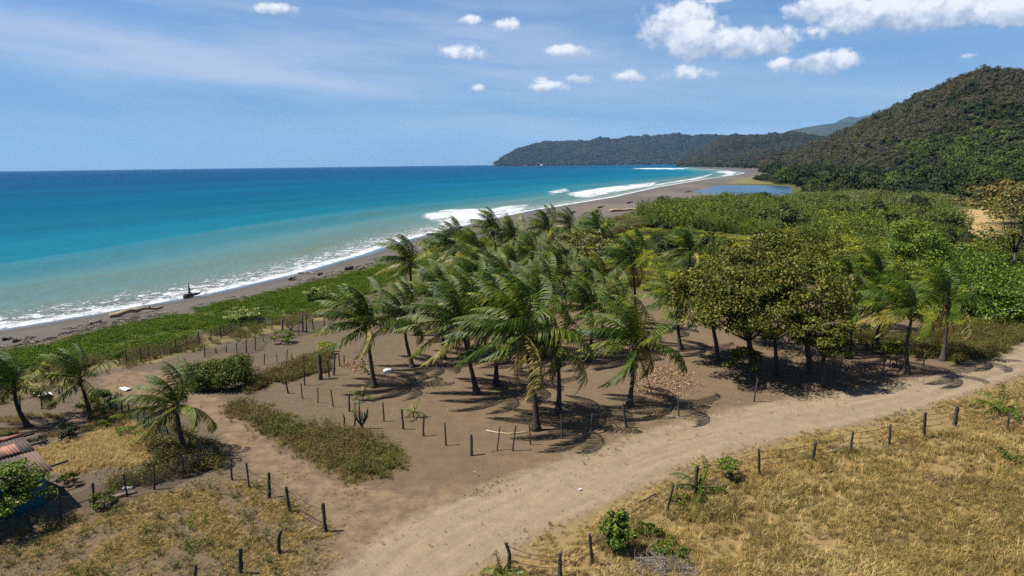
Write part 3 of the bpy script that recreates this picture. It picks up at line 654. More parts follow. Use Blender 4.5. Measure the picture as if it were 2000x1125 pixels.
def scatter_group(coll):
    if coll.name in _groups: return _groups[coll.name]
    g = bpy.data.node_groups.new('scatter_' + coll.name, 'GeometryNodeTree')
    g.interface.new_socket('Geometry', in_out='INPUT', socket_type='NodeSocketGeometry')
    g.interface.new_socket('Geometry', in_out='OUTPUT', socket_type='NodeSocketGeometry')
    N = g.nodes; L = g.links
    gi = N.new('NodeGroupInput'); go = N.new('NodeGroupOutput')
    ci = N.new('GeometryNodeCollectionInfo'); ci.inputs['Collection'].default_value = coll
    ci.inputs['Separate Children'].default_value = True; ci.inputs['Reset Children'].default_value = True
    ip = N.new('GeometryNodeInstanceOnPoints'); ip.inputs['Pick Instance'].default_value = True
    def na(nm, typ):
        n = N.new('GeometryNodeInputNamedAttribute'); n.data_type = typ; n.inputs['Name'].default_value = nm
        return n.outputs['Attribute']
    er = N.new('FunctionNodeEulerToRotation')
    L.new(gi.outputs[0], ip.inputs['Points']); L.new(ci.outputs[0], ip.inputs['Instance'])
    L.new(na('idx', 'INT'), ip.inputs['Instance Index']); L.new(na('rot', 'FLOAT_VECTOR'), er.inputs[0]); L.new(er.outputs[0], ip.inputs['Rotation'])
    L.new(na('scl', 'FLOAT_VECTOR'), ip.inputs['Scale']); L.new(ip.outputs[0], go.inputs[0])
    _groups[coll.name] = g; return g
def scatter(name, pts, scl, idx, coll, label=None, cat=None, parent=None, tilt=0.12, rng=RNG):
    pts = np.asarray(pts, np.float32); n = len(pts)
    me = bpy.data.meshes.new(name); me.vertices.add(n); me.vertices.foreach_set('co', pts.ravel())
    scl = np.asarray(scl, np.float32)
    if scl.ndim == 1: scl = np.repeat(scl[:, None], 3, 1)
    a = me.attributes.new('scl', 'FLOAT_VECTOR', 'POINT'); a.data.foreach_set('vector', scl.ravel())
    rot = np.stack([rng.normal(0, tilt, n), rng.normal(0, tilt, n), rng.random(n) * 6.283], 1).astype(np.float32)
    a = me.attributes.new('rot', 'FLOAT_VECTOR', 'POINT'); a.data.foreach_set('vector', rot.ravel())
    a = me.attributes.new('idx', 'INT', 'POINT'); a.data.foreach_set('value', np.asarray(idx, np.int32))
    o = obj(name, me, parent)
    md = o.modifiers.new('scatter', 'NODES'); md.node_group = scatter_group(coll)
    tag(o, label, cat, kind='stuff')
    return o
def pts_in(poly, n, margin=0.0, keep=None, seed=0, edge_noise=0.0, fade=0.0):
    rng = np.random.default_rng(seed + 1000)
    P = np.array(poly); lo, hi = P.min(0) - fade, P.max(0) + fade
    x = lo[0] + rng.random(n * 6) * (hi[0] - lo[0]); y = lo[1] + rng.random(n * 6) * (hi[1] - lo[1])
    ok = sd_poly(x, y, poly) + (fbm(x * 0.6, y * 0.6, seed + 3) - 0.5) * 2 * edge_noise > margin
    if fade: ok = rng.random(len(x)) < sstep(sd_poly(x, y, poly) + (fbm(x * 0.6, y * 0.6, seed + 3) - 0.5) * 2 * edge_noise, -fade, fade * 1.6)
    if keep is not None: ok &= keep(x, y, rng)
    x, y = x[ok][:n], y[ok][:n]
    return np.stack([x, y, ground_h(x, y)], 1)

# forest canopies (unit radius about 1, base at 0)
forest = kit('kit_forest')
rg_ = np.random.default_rng(5)
k = 0
for mat in ('f_green', 'f_dark', 'f_olive', 'f_dry', 'f_bright'):
    for v in range(3):
        mb = MB(); clump_crown(mb, rg_, 1.0, 1.0, 0.72, 0.85, 20, 78 if mat != 'f_dry' else 48, 0.165, 0.7, 0.35, 0.0, 0.42, 0.42)
        kit_add(forest, k, mb.mesh('canopy', M[mat])); k += 1
# leafy bushes (finer leaves)
bushes = kit('kit_bush'); k = 0
for mat in ('bush', 'herb', 'weed', 'mango', 'reed_grey'):
    for v in range(2):
        mb = MB(); clump_crown(mb, rg_, 1.0, 1.0, 0.75, 0.55, 20, 80, 0.115, 0.5, 0.35, 0.0, 0.40, 0.7)
        kit_add(bushes, k, mb.mesh('leafy_bush', M[mat])); k += 1
# upright feathery thicket plants, leaning with the wind
reeds = kit('kit_reed'); k = 0
for mat in ('reed', 'reed_grey', 'herb'):
    for v in range(2):
        mb = MB(); rng = np.random.default_rng(40 + k)
        for s in range(16):
            a = rng.random() * 6.283; r0 = rng.random() * 0.55; hgt = 0.65 + 0.5 * rng.random()
            n = 46; tt = np.sort(rng.random(n)) ** 0.8
            lean = np.array([math.cos(a) * 0.35 - 0.22, math.sin(a) * 0.35, 0])
            c = np.array([math.cos(a) * r0, math.sin(a) * r0, 0]) + tt[:, None] * np.array([0, 0, hgt]) + (tt ** 2)[:, None] * lean * hgt + rng.normal(0, 0.06, (n, 3))
            leaves(mb, c, 0.115 * (0.7 + 0.6 * rng.random(n)), np.array([[-0.3, 0, 0.8]]), rng, 0.30, 0.9)
        kit_add(reeds, k, mb.mesh('thicket_plant', M[mat])); k += 1
# grass tufts
def tuft(rng, n, h, w, lean, spread):
    mb = MB()
    for j in range(n):
        a = rng.random() * 6.283; r0 = spread * rng.random(); hh = h * (0.55 + 0.7 * rng.random()); ln = lean * (0.3 + rng.random())
        p = np.array([math.cos(a * 1.7) * r0, math.sin(a * 1.7) * r0, -0.02]); dr = np.array([math.cos(a), math.sin(a), 0]); sd = np.array([-dr[1], dr[0], 0]) * w
        m_ = p + dr * ln * 0.35 * hh + np.array([0, 0, hh * 0.6]); e_ = p + dr * ln * hh + np.array([0, 0, hh * (1.0 - 0.25 * ln)])
        mb.add([p - sd, p + sd, m_ + sd * 0.8, m_ - sd * 0.8, e_], [(0, 1, 2, 3)], [(3, 2, 4)])
    return mb
grass = kit('kit_grass'); k = 0
for mat in ('straw', 'straw_pale', 'straw_brown', 'straw_green'):
    for v in range(3):
        kit_add(grass, k, tuft(np.random.default_rng(60 + k), 26, 0.32, 0.0075, 0.8, 0.20).mesh('grass_tuft', M[mat])); k += 1
# low weeds: a few leafy stalks
weeds = kit('kit_weed'); k = 0
for mat in ('weed', 'bush', 'straw_brown', 'lime'):
    for v in range(2):
        mb = MB(); rng = np.random.default_rng(80 + k)
        for s in range(7):
            a = rng.random() * 6.283; n = 18; tt = rng.random(n); hgt = 0.3 + 0.35 * rng.random()
            c = tt[:, None] * np.array([math.cos(a) * 0.3, math.sin(a) * 0.3, hgt]) + rng.normal(0, 0.04, (n, 3))
            leaves(mb, c, 0.07 * (0.7 + 0.6 * rng.random(n)), np.array([[0, 0, 0.7]]), rng, 0.45, 0.8)
        kit_add(weeds, k, mb.mesh('weed', M[mat])); k += 1
# trailing creeper patches
creep = kit('kit_creeper')
for k in range(4):
    mb = MB(); rng = np.random.default_rng(90 + k); n = 110
    c = np.stack([rng.normal(0, 0.32, n), rng.normal(0, 0.32, n), 0.06 + 0.20 * rng.random(n)], 1)
    leaves(mb, c, 0.11 * (0.7 + 0.6 * rng.random(n)), np.array([[0, 0, 1.0]]), rng, 0.75, 0.55)
    kit_add(creep, k, mb.mesh('creeper_patch', M['creeper']))
# litter: sticks, pebbles, dead leaves
bits = kit('kit_bits'); k = 0
for v in range(3):
    rng = np.random.default_rng(120 + v); mb = MB(); L = 0.5
    mb.tube(np.array([(-L, 0, 0.03), (-L * .3, 0.05 * (v - 1), 0.05), (L * .4, -0.04, 0.04), (L, 0.06, 0.03)]), [0.03, 0.04, 0.035, 0.015], 5)
    kit_add(bits, k, mb.mesh('stick', M['drift'])); k += 1
for v in range(2):
    rng = np.random.default_rng(130 + v); mb = MB(); L = 0.5
    mb.tube(np.array([(-L, 0, 0.03), (0, 0.05, 0.07), (L, -0.04, 0.03)]), [0.05, 0.06, 0.03], 5)
    kit_add(bits, k, mb.mesh('stick', M['drift_dark'])); k += 1
def pebble(seed, mat):
    rng = np.random.default_rng(seed); mb = MB()
    mb.tube([(0, 0, -0.01), (0, 0, 0.03), (0.01, 0, 0.065), (0, 0, 0.08)], [0.07, 0.10, 0.07, 0.02], 7, True, 0.25, rng); return mb.mesh('pebble', M[mat])
kit_add(bits, k, pebble(1, 'pebble')); k += 1                    # 5
kit_add(bits, k, pebble(2, 'pebble')); k += 1                    # 6
for v in range(2):
    rng = np.random.default_rng(140 + v); mb = MB(); n = 14                        # 7, 8
    leaves(mb, np.stack([rng.normal(0, 0.3, n), rng.normal(0, 0.3, n), np.full(n, 0.025)], 1), 0.16, np.array([[0, 0, 1.0]]), rng, 0.5, 0.25)
    kit_add(bits, k, mb.mesh('fallen_leaves', M['litter'])); k += 1

# ------------------------------------------------------------------ forests and thickets
def hill_points(V, n, seed, umax=1.08, back=1.6, poww=1.0):
    rng = np.random.default_rng(seed); nr, nb, _ = V.shape
    # even over area: sample cells by their area
    A = np.linalg.norm(np.cross(V[1:, :-1] - V[:-1, :-1], V[:-1, 1:] - V[:-1, :-1]), axis=2)
    kmax = int(umax / back * (nr - 1)); A = A[:kmax]
    cell = rng.choice(A.size, n, p=(A / A.sum()).ravel()); i, j = np.unravel_index(cell, A.shape)
    a, b = rng.random((n, 1)), rng.random((n, 1))
    return (V[i, j] * (1 - a) + V[i + 1, j] * a) * (1 - b) + (V[i, j + 1] * (1 - a) + V[i + 1, j + 1] * a) * b
def pick(pt, rng, w):
    """variant by drifting patches: w = weights as function of patch noise columns"""
    return np.array([rng.choice(len(x), p=x) for x in w])
def forest_idx(P, rng, sc, dryness=0.0, bright=0.0):
    n1 = fbm(P[:, 0] / sc, P[:, 1] / sc, 71, 4); n2 = fbm(P[:, 0] / sc + 9, P[:, 1] / sc, 77, 4)
    w = np.stack([0.30 + 0 * n1, 0.30 * sstep(n2, 0.62, 0.40) + 0.05, 0.12 + 0.5 * sstep(n2, 0.45, 0.65), dryness * sstep(n1, 0.44, 0.58) * 1.9 + 0.03, bright * sstep(n2, 0.5, 0.65) + 0.0 * n1], 1)
    w /= w.sum(1, keepdims=True); cw = np.cumsum(w, 1); u = rng.random(len(P))[:, None]
    return (u > cw).sum(1).clip(0, 4) * 3 + rng.integers(0, 3, len(P))
rng = np.random.default_rng(201)
P = hill_points(hillA, 15000, 1)
keep = P[:, 2] > -1.2; P = P[keep]
s = (2.9 + 3.6 * rng.random(len(P)) ** 2.0) * np.clip(np.hypot(P[:, 0], P[:, 1]) / 750, 0.75, 1.25)
scatter('hill_forest', P - np.array([0, 0, 0.8]), np.stack([s, s, s * (0.8 + 0.5 * rng.random(len(s)))], 1), forest_idx(P, rng, 210, 1.1, 0.06), forest, 'dry mixed woodland of grey and olive crowns covering the tall hill', 'woodland')
P = np.concatenate([hill_points(headB, 9500, 2, 1.06, 1.5), hill_points(coastC, 7500, 3, 1.06, 1.5)]); P = P[P[:, 2] > -1.3]
dist = np.hypot(P[:, 0], P[:, 1]); s = (9 + 7 * rng.random(len(P)) ** 1.5) * np.clip(dist / 5000, 0.55, 1.1)
scatter('headland_forest', P - np.array([0, 0, 2.0]), np.stack([s, s, s * 0.9], 1), forest_idx(P, rng, 500, 0.30), forest, 'dark woodland covering the low headland across the bay', 'woodland')
# lush trees on the plain at the foot of the hill
PLAIN = gpoly([(1500, 350), (1560, 340), (1640, 333), (1800, 328), (2000, 325), (2300, 330), (2300, 420), (2000, 408), (1960, 402), (1850, 402), (1700, 396), (1580, 392), (1560, 378), (1556, 362), (1520, 360)])
P = pts_in(PLAIN, 2600, 0, seed=4)
s = 3.0 + 3.0 * rng.random(len(P)) ** 1.4
nn = fbm(P[:, 0] / 60, P[:, 1] / 60, 91)
ix = np.where(rng.random(len(P)) < sstep(nn, 0.6, 0.42) * 0.8 + 0.1, 3, np.where(rng.random(len(P)) < 0.30 * sstep(nn, 0.45, 0.6), 12, 0)) + rng.integers(0, 3, len(P))
scatter('plain_forest', P, np.stack([s, s, s * 1.25], 1), ix, forest, 'dense dark green trees on the flat land below the hill', 'woodland')
# low shore scrub beyond the lagoon
P = pts_in(gpoly([(1470, 352), (1500, 347), (1560, 343), (1560, 362), (1520, 362), (1500, 358)]), 240, 0, seed=5); s = 1.6 + 1.6 * rng.random(len(P))
scatter('lagoon_scrub', P, np.stack([s, s, s * 0.9], 1), rng.integers(0, 6, len(P)), forest, 'low dark scrub fringing the far bank of the blue lagoon', 'scrub')
P = pts_in([(440, 1300), (700, 1250), (1400, 1250), (2200, 1700), (2200, 2900), (1000, 2800), (700, 2300), (530, 2060), (480, 1600)], 5200, 0, seed=6); s = 5.0 + 4.0 * rng.random(len(P))
scatter('bay_forest', P, np.stack([s, s, s * 1.0], 1), rng.integers(0, 9, len(P)), forest, 'dark forest filling the plain behind the far end of the beach', 'woodland')
# tall feathery thicket behind the palms
THICK = gpoly([(1245, 432), (1330, 412), (1400, 406), (1480, 407), (1560, 407), (1630, 402), (1700, 396), (1830, 406), (1850, 440), (1880, 470), (1780, 492), (1640, 486), (1520, 468), (1420, 456), (1320, 448)])
P = pts_in(THICK, 3400, 0, seed=7)
nn = fbm(P[:, 0] / 25, P[:, 1] / 25, 95); front = sstep(np.hypot(P[:, 0], P[:, 1]), 135, 175)
s = (1.6 + 1.7 * rng.random(len(P))) * (0.88 + 0.17 * front) * (0.62 + 0.75 * sstep(nn, 0.32, 0.62))
greyp = sstep(P[:, 0], 40, 110) * sstep(fbm(P[:, 0] / 18, P[:, 1] / 18, 96), 0.35, 0.6)
ix = np.where(rng.random(len(P)) < greyp * 0.75, 2, np.where(rng.random(len(P)) < 0.12 * (1 - front), 4, 0)) + rng.integers(0, 2, len(P))
scatter('reed_thicket', P, np.stack([s, s, s * 1.15], 1), ix, reeds, 'tall feathery green thicket stretching from the beach to the tan field', 'thicket', tilt=0.08)
P = pts_in(THICK, 110, 2, seed=47); s = 1.5 + 1.9 * rng.random(len(P)) ** 1.5
scatter('thicket_trees', P, np.stack([s, s, s * 1.15], 1), rng.choice([0, 1, 2, 3, 4, 6, 7, 12], len(P)), forest, 'rounded darker bushes and small trees standing up out of the feathery thicket', 'bushes')
P = pts_in(HERB, 45, 2, seed=48); s = 0.9 + 1.3 * rng.random(len(P))
scatter('herb_bushes', P, np.stack([s, s, s * 1.1], 1), rng.choice([0, 1, 3, 4, 6, 12, 13], len(P)), forest, 'scattered rounded bushes rising from the yellow-green herbs', 'bushes')
# brighter trees on the lowest slope of the hill
P = hill_points(hillA, 5000, 8, 0.42); bb = np.arctan2(P[:, 0], P[:, 1]); P = P[(bb > bearing(1800) + 0.05 * (fbm(P[:, 0] / 60, P[:, 1] / 60, 88) - .5) * 2) & (P[:, 2] > 1) & (P[:, 2] < 24)]; s = 3.6 + 3.0 * rng.random(len(P))
scatter('foothill_trees', P, np.stack([s, s, s], 1), rng.choice([12, 13, 14, 0, 1, 2], len(P)), forest, 'brighter green rounded trees along the foot of the tall hill', 'woodland')
# low bright herbs between thicket and palms
P = pts_in(HERB, 5200, 0, seed=8, edge_noise=2)
s = 0.6 + 0.7 * rng.random(len(P)); nn = fbm(P[:, 0] / 9, P[:, 1] / 9, 97)
ix = np.where(nn > 0.55, 0, np.where(nn < 0.40, 4, 2)) + rng.integers(0, 2, len(P))
scatter('herb_cover', P, np.stack([s, s, s * (0.35 + 0.35 * rng.random(len(s)))], 1), ix, bushes, 'low yellow-green herbs covering the ground behind the palm grove', 'ground cover')
P = pts_in(gpoly([(1690, 500), (1850, 520), (2060, 500), (2200, 520), (2200, 620), (2000, 640), (1900, 640), (1860, 600), (1790, 580)]), 330, 0, seed=9, edge_noise=2)
s = 1.6 + 1.3 * rng.random(len(P)); nn = fbm(P[:, 0] / 10, P[:, 1] / 10, 98)
ix = np.where(nn > 0.5, 6, 0) + rng.integers(0, 2, len(P))
scatter('hedge_thicket', P, np.stack([s, s, s * 1.1], 1), ix, bushes, 'dense bright green bushes massed beside the bend of the dirt road', 'bushes')
P = pts_in(gpoly([(1640, 490), (1760, 505), (1850, 520), (1800, 560), (1700, 560), (1640, 540)]), 160, 0, seed=10, edge_noise=2); s = 1.2 + 1.2 * rng.random(len(P))
scatter('shrub_mass', P, np.stack([s, s, s * 1.1], 1), np.where(rng.random(len(P)) < .5, 0, 2) + rng.integers(0, 2, len(P)), bushes, 'mixed shrubs crowding behind the right-hand palms', 'bushes')
P = pts_in(gpoly([(1130, 462), (1240, 424), (1260, 432), (1240, 450), (1150, 480)]), 300, 0, seed=12, edge_noise=2); s = 0.9 + 0.9 * rng.random(len(P))
scatter('beach_scrub', P, np.stack([s, s, s], 1), np.where(rng.random(len(P)) < .5, 8, 4) + rng.integers(0, 2, len(P)), bushes, 'greyish scrub at the top of the beach beyond the palms', 'scrub')
# verge weeds on the inner side of the road bend
P = pts_in(VERGE, 2600, 0, seed=11, edge_noise=0.6); s = 0.7 + 0.8 * rng.random(len(P))
scatter('verge_weeds', P, s, np.where(rng.random(len(P)) < .55, 0, np.where(rng.random(len(P)) < .5, 2, 4)) + rng.integers(0, 2, len(P)), weeds, 'scruffy olive weeds on the inside verge of the road bend', 'weeds')
# beach creeper
P = pts_in(CREEP, 9000, 0, keep=lambda x, y, r: r.random(len(x)) < 0.10 + 0.95 * sstep(fbm(x * .3, y * .3, 51), 0.32, 0.55), seed=13, edge_noise=1.6, fade=1.2)
scatter('beach_creeper', P, 0.55 + 0.5 * RNG.random(len(P)), RNG.integers(0, 4, len(P)), creep, 'bright green creeper carpeting the top of the beach', 'ground cover')
P = pts_in(CREEP_DRY, 3400, 0, seed=14, edge_noise=1.5, fade=1.5, keep=lambda x, y, r: fbm(x * .5, y * .5, 52) > 0.45); s = 0.6 + 0.6 * RNG.random(len(P))
scatter('dune_weeds', P, s, RNG.choice([0, 1, 2, 4, 5, 7], len(P)), weeds, 'thin yellowing weeds along the inland edge of the creeper', 'weeds')
# wrack line
VEGN = np.array(VEG[:15])
seg = np.linspace(0, len(VEGN) - 1.001, 5200); i = seg.astype(int); f = (seg - i)[:, None]
C = VEGN[i] * (1 - f) + VEGN[i + 1] * f
C = C + RNG.normal(0, 0.9, C.shape) + np.array([-0.8, 0.9]) * RNG.random((len(C), 1)) * 1.6
P = np.c_[C, ground_h(C[:, 0], C[:, 1])]
P = P[fbm(P[:, 0] * .25, P[:, 1] * .25, 66) > 0.36]
scatter('beach_debris', P, 0.35 + 0.75 * RNG.random(len(P)) ** 2, RNG.choice([0, 1, 2, 3, 4, 5, 6], len(P)), bits, 'strip of washed-up sticks and stones along the top of the beach', 'debris')
# grass of the two fields
def field_pts(poly, n, seed, thin=None): return pts_in(poly, n, 0.15, seed=seed, edge_noise=0.9, keep=thin, fade=0.7)
P = field_pts(FIELD_R, 62000, 15); P = P[(P[:, 1] < 62) & (P[:, 0] < 48)]
bare = sstep(fbm(P[:, 0] * 0.45, P[:, 1] * 0.45, 57, 4), 0.36, 0.46); P = P[RNG.random(len(P)) < 0.12 + 0.9 * bare]
n1 = fbm(P[:, 0] * 0.18, P[:, 1] * 0.18, 53, 4) + 0.014 * (P[:, 0] - 9); n2 = fbm(P[:, 0] * 0.4, P[:, 1] * 0.4, 54, 4)
ix = np.where((n1 > 0.60) & (RNG.random(len(P)) < 0.6), 9, np.where(n2 < 0.40, 6, np.where(n2 > 0.62, 3, 0)))
ix = np.where(RNG.random(len(P)) < 0.35, RNG.choice([0, 3, 6, 9, 9], len(P)), ix) + RNG.integers(0, 3, len(P))
edge_d = sd_poly(P[:, 0], P[:, 1], FIELD_R)
s = (0.55 + 0.6 * RNG.random(len(P))) * (0.55 + 0.55 * sstep(edge_d, 0, 4)) * (0.25 + 1.5 * fbm(P[:, 0] * .3, P[:, 1] * .3, 55))
scatter('dry_grass', P, s, ix, grass, 'tall straw-coloured dry grass filling the fenced field beside the road', 'grass', tilt=0.2)
P = field_pts(FIELD_L, 30000, 16, lambda x, y, r: r.random(len(x)) < 0.10 + 1.0 * sstep(fbm(x * .7, y * .7, 58), 0.44, 0.62)); P = P[(P[:, 1] > 14) & (P[:, 0] > -40)]
s = 0.18 + 0.34 * RNG.random(len(P)) ** 1.5
scatter('sparse_grass', P, s, RNG.choice([0, 1, 2, 3, 4, 6, 9], len(P)), grass, 'short sparse golden grass in the fenced corner plot', 'grass', tilt=0.2)
P = field_pts(FIELD_L, 900, 17); P = P[(P[:, 1] > 14) & (P[:, 0] > -40)]
scatter('plot_weeds', P, 0.45 + 0.55 * RNG.random(len(P)), RNG.choice([0, 1, 2, 3, 5], len(P)), weeds, 'scattered green weeds dotting the fenced corner plot', 'weeds')
P = pts_in(STRAW_L, 3600, 0, seed=18, edge_noise=1.0, fade=1.2)
scatter('pale_straw_grass', P, 0.6 + 0.5 * RNG.random(len(P)), np.where(RNG.random(len(P)) < .7, 3, 0) + RNG.integers(0, 3, len(P)), grass, 'thick patch of pale straw grass beside the blue shed', 'grass', tilt=0.3)
P = pts_in(WEED_MID, 2600, 0, seed=19, edge_noise=0.9, fade=0.7, keep=lambda x, y, r: fbm(x * .55, y * .55, 259) > 0.30); s = 0.55 + 0.75 * RNG.random(len(P)) ** 1.5; nn = fbm(P[:, 0] * .6, P[:, 1] * .6, 59)
P2 = pts_in(WEED_MID, 2600, 0, seed=119, edge_noise=1.2, fade=0.8, keep=lambda x, y, r: fbm(x * .55, y * .55, 259) > 0.24)
scatter('track_grass', P2, 0.4 + 0.75 * RNG.random(len(P2)) ** 1.5, np.where(fbm(P2[:, 0] * .7, P2[:, 1] * .7, 159) > 0.5, 9, 6) + RNG.integers(0, 3, len(P2)), grass, 'long olive and brown grass growing through the weeds beside the side track', 'grass', tilt=0.25)
P = P[::3]; s = s[::3]; nn = nn[::3]
scatter('track_weeds', P, s, np.where((nn > 0.60) & (RNG.random(len(P)) < .6), 2, np.where(RNG.random(len(P)) < 0.42, 4, 0)) + RNG.integers(0, 2, len(P)), weeds, 'thick olive and brown weeds between the side track and the sandy yard', 'weeds')
P = pts_in(WEED_L, 800, 0, seed=20, edge_noise=1.0, fade=0.8); s = 0.7 + 0.8 * RNG.random(len(P))
scatter('shed_yard_weeds', P, s, RNG.choice([0, 1, 4, 5, 2], len(P)), weeds, 'tangled brown and olive weeds along the netted yard fence', 'weeds')
P = pts_in(WEED_E, 700, 0, seed=21, edge_noise=0.8); s = 0.6 + 0.7 * RNG.random(len(P))
scatter('stump_weeds', P, s, RNG.choice([0, 1, 4, 5], len(P)), weeds, 'dry weeds around the dead stumps at the edge of the grove', 'weeds')
P = pts_in(gpoly([(-200, 850), (0, 815), (120, 800), (250, 790), (300, 800), (280, 830), (120, 850), (0, 870), (-200, 900)]), 1500, 0, seed=22, edge_noise=1.0, keep=lambda x, y, r: fbm(x * .6, y * .6, 60) > 0.42)
scatter('palm_foot_grass', P, 0.4 + 0.5 * RNG.random(len(P)), RNG.choice([9, 10, 11, 6, 0], len(P)), grass, 'thin olive grass around the feet of the three palms near the shed', 'grass', tilt=0.2)
# grass fringe under the road fence, bits of litter on the sand
YARD = gpoly([(330, 760), (500, 740), (700, 640), (900, 600), (1300, 620), (1640, 660), (1800, 720), (1560, 770), (1330, 820), (1180, 865), (1000, 920), (860, 950), (820, 900), (700, 830), (520, 790)])
P = pts_in(YARD, 2400, 0, seed=23)
scatter('yard_litter', P, 0.12 + 0.40 * RNG.random(len(P)) ** 2.5, RNG.choice([0, 1, 5, 6, 6, 7, 8, 5, 6], len(P)), bits, 'stones twigs and dead leaves strewn over the sandy yard', 'litter')
P = np.concatenate([pts_in(gpoly([(1230, 735), (1290, 715), (1345, 730), (1360, 765), (1300, 780), (1240, 770)]), 260, 0, seed=24), pts_in(gpoly([(670, 710), (720, 705), (720, 722), (690, 728)]), 60, 0, seed=25)])
scatter('leaf_litter', P, 0.7 + 0.5 * RNG.random(len(P)), RNG.choice([7, 8], len(P)), bits, 'pinkish brown patch of fallen leaves under the palms', 'leaf litter')
RE = np.array(ROAD_L[1:14]); sg_ = np.linspace(0, len(RE) - 1.001, 1500); i = sg_.astype(int); f = (sg_ - i)[:, None]
C = RE[i] * (1 - f) + RE[i + 1] * f + RNG.normal(0, 1.1, (1500, 2)); C = C[fbm(C[:, 0] * .5, C[:, 1] * .5, 166) > 0.55]
TE = np.array(TRACK_MID); sg_ = np.linspace(0, len(TE) - 1.001, 1400); i = sg_.astype(int); f = (sg_ - i)[:, None]; C2 = TE[i] * (1 - f) + TE[i + 1] * f + RNG.normal(0, 2.2, (1400, 2)); C2 = C2[(fbm(C2[:, 0] * .5, C2[:, 1] * .5, 167) > 0.52)]
C = np.concatenate([C, C2])
scatter('road_edge_grass', np.c_[C, ground_h(C[:, 0], C[:, 1])], 0.18 + 0.35 * RNG.random(len(C)) ** 2, RNG.choice([0, 1, 3, 6, 7, 9], len(C)), grass, 'thin dry tufts creeping in along the edges of the dirt tracks', 'grass', tilt=0.3)
P = pts_in(ROAD, 900, 0, seed=26); P = P[P[:, 1] < 70]
scatter('road_stones', P, 0.15 + 0.25 * RNG.random(len(P)), RNG.choice([5, 6], len(P)), bits, 'small loose stones lying on the dirt road', 'stones')

# ------------------------------------------------------------------ coconut palms
WIND = np.array([-1.0, 0.18, 0.10])
def frond_mesh(az_, el_, L, rng, mat, wind=1.0, droop=1.0, nl=44):
    d = np.array([math.cos(el_) * math.cos(az_), math.cos(el_) * math.sin(az_), math.sin(el_)]); p = np.zeros(3); n = 13
    pts = [p.copy()]; ds = [d.copy()]
    for k in range(n):
        t_ = (k + 1) / n
        p = p + d * L / n; pts.append(p.copy())
        d = d + np.array([0, 0, -0.135 * droop * (0.35 + t_)]) + WIND * 0.185 * wind * (0.2 + 1.2 * t_); d /= np.linalg.norm(d); ds.append(d.copy())
    pts = np.array(pts); ds = np.array(ds); mb = MB()
    mb.tube(pts[::2], np.linspace(0.045, 0.010, len(pts[::2])), 4, False)
    tt = np.linspace(0.13, 0.995, nl); ii = tt * n; i0 = np.minimum(ii.astype(int), n - 1); fr = (ii - i0)[:, None]
    C = pts[i0] * (1 - fr) + pts[i0 + 1] * fr; Tn = unit(ds[i0] * (1 - fr) + ds[i0 + 1] * fr)
    up = np.array([0, 0, 1.0]); side = unit(np.cross(Tn, up) + 1e-4)
    prof = (np.sin(np.clip(tt * 1.15 - 0.05, 0, 1) * np.pi) ** 0.55 * 0.75 + 0.28)
    for sg in (-1, 1):
        j = rng.normal(0, 0.10, (nl, 3))
        dr = unit(side * sg * 0.85 + Tn * (0.35 + 0.45 * tt[:, None]) + WIND * 0.42 * wind + up * -(0.50 + 0.20 * droop) + j)
        ln = (0.22 * L * prof * (0.85 + 0.3 * rng.random(nl)))[:, None]
        w = unit(np.cross(dr, np.cross(Tn, dr)) + 1e-4) * 0.029 * (max(L, 3.4) / 4.3)
        mid = C + dr * ln * 0.55; tip = C + unit(dr + up * -0.35 + WIND * 0.15 * wind) * ln
        V = np.stack([C - w * 0.7, C + w * 0.7, mid + w, mid - w, tip], 1).reshape(-1, 3); b0 = np.arange(nl) * 5
        mb.add(V, np.stack([b0, b0 + 1, b0 + 2, b0 + 3], 1), np.stack([b0 + 3, b0 + 2, b0 + 4], 1))
    return mb.mesh('frond', mat)
def make_crown(seed, n, L):
    rng = np.random.default_rng(seed); out_ = []
    for k in range(n):
        age = (k + 0.5) / n
        az_ = k * 2.39996 + rng.normal(0, 0.18); el_ = R(84 - 100 * age ** 1.05 + rng.normal(0, 6))
        LL = L * (0.86 + 0.22 * min(1, 2.2 * age)) * (0.92 + 0.16 * rng.random())
        mat = M['frond']
        if age > 0.76 and rng.random() < 0.55: mat = M['frond_yellow']
        # windward fronds are thrown over the top, leeward ones stream out
        out_.append(frond_mesh(az_, el_, LL, rng, mat, 0.75 + 0.6 * rng.random(), 0.45 + 0.70 * age))
    return out_
CROWNS = [make_crown(300 + k, n, 3.95) for k, n in enumerate((20, 17, 21, 18, 15))]
DEAD = [frond_mesh(a_, R(-58), 2.6, np.random.default_rng(330 + i_), M['frond_dead'], 0.3, 1.6, 20) for i_, a_ in enumerate((0.4, 2.2, 4.0, 5.3))]
mbx = MB()
rngc = np.random.default_rng(9)
for k in range(7):
    a_ = k * 0.9; c_ = np.array([math.cos(a_) * 0.26, math.sin(a_) * 0.26, -0.18 - 0.09 * (k % 3)])
    mbx.tube([c_ + (0, 0, -.13), c_ + (0, 0, -.08), c_, c_ + (0, 0, .09), c_ + (0, 0, .13)], [0.02, 0.09, 0.12, 0.08, 0.02], 7)
NUTS = mbx.mesh('coconut_bunch', M['coconut'], True)
mbx = MB(); mbx.tube([(0.05, 0, -.1), (0.4, -.1, 0.15), (0.9, -.25, 0.25), (1.3, -.4, 0.15)], [0.05, 0.10, 0.09, 0.02], 6)
SPATHE = mbx.mesh('flower_spathe', M['spathe'])
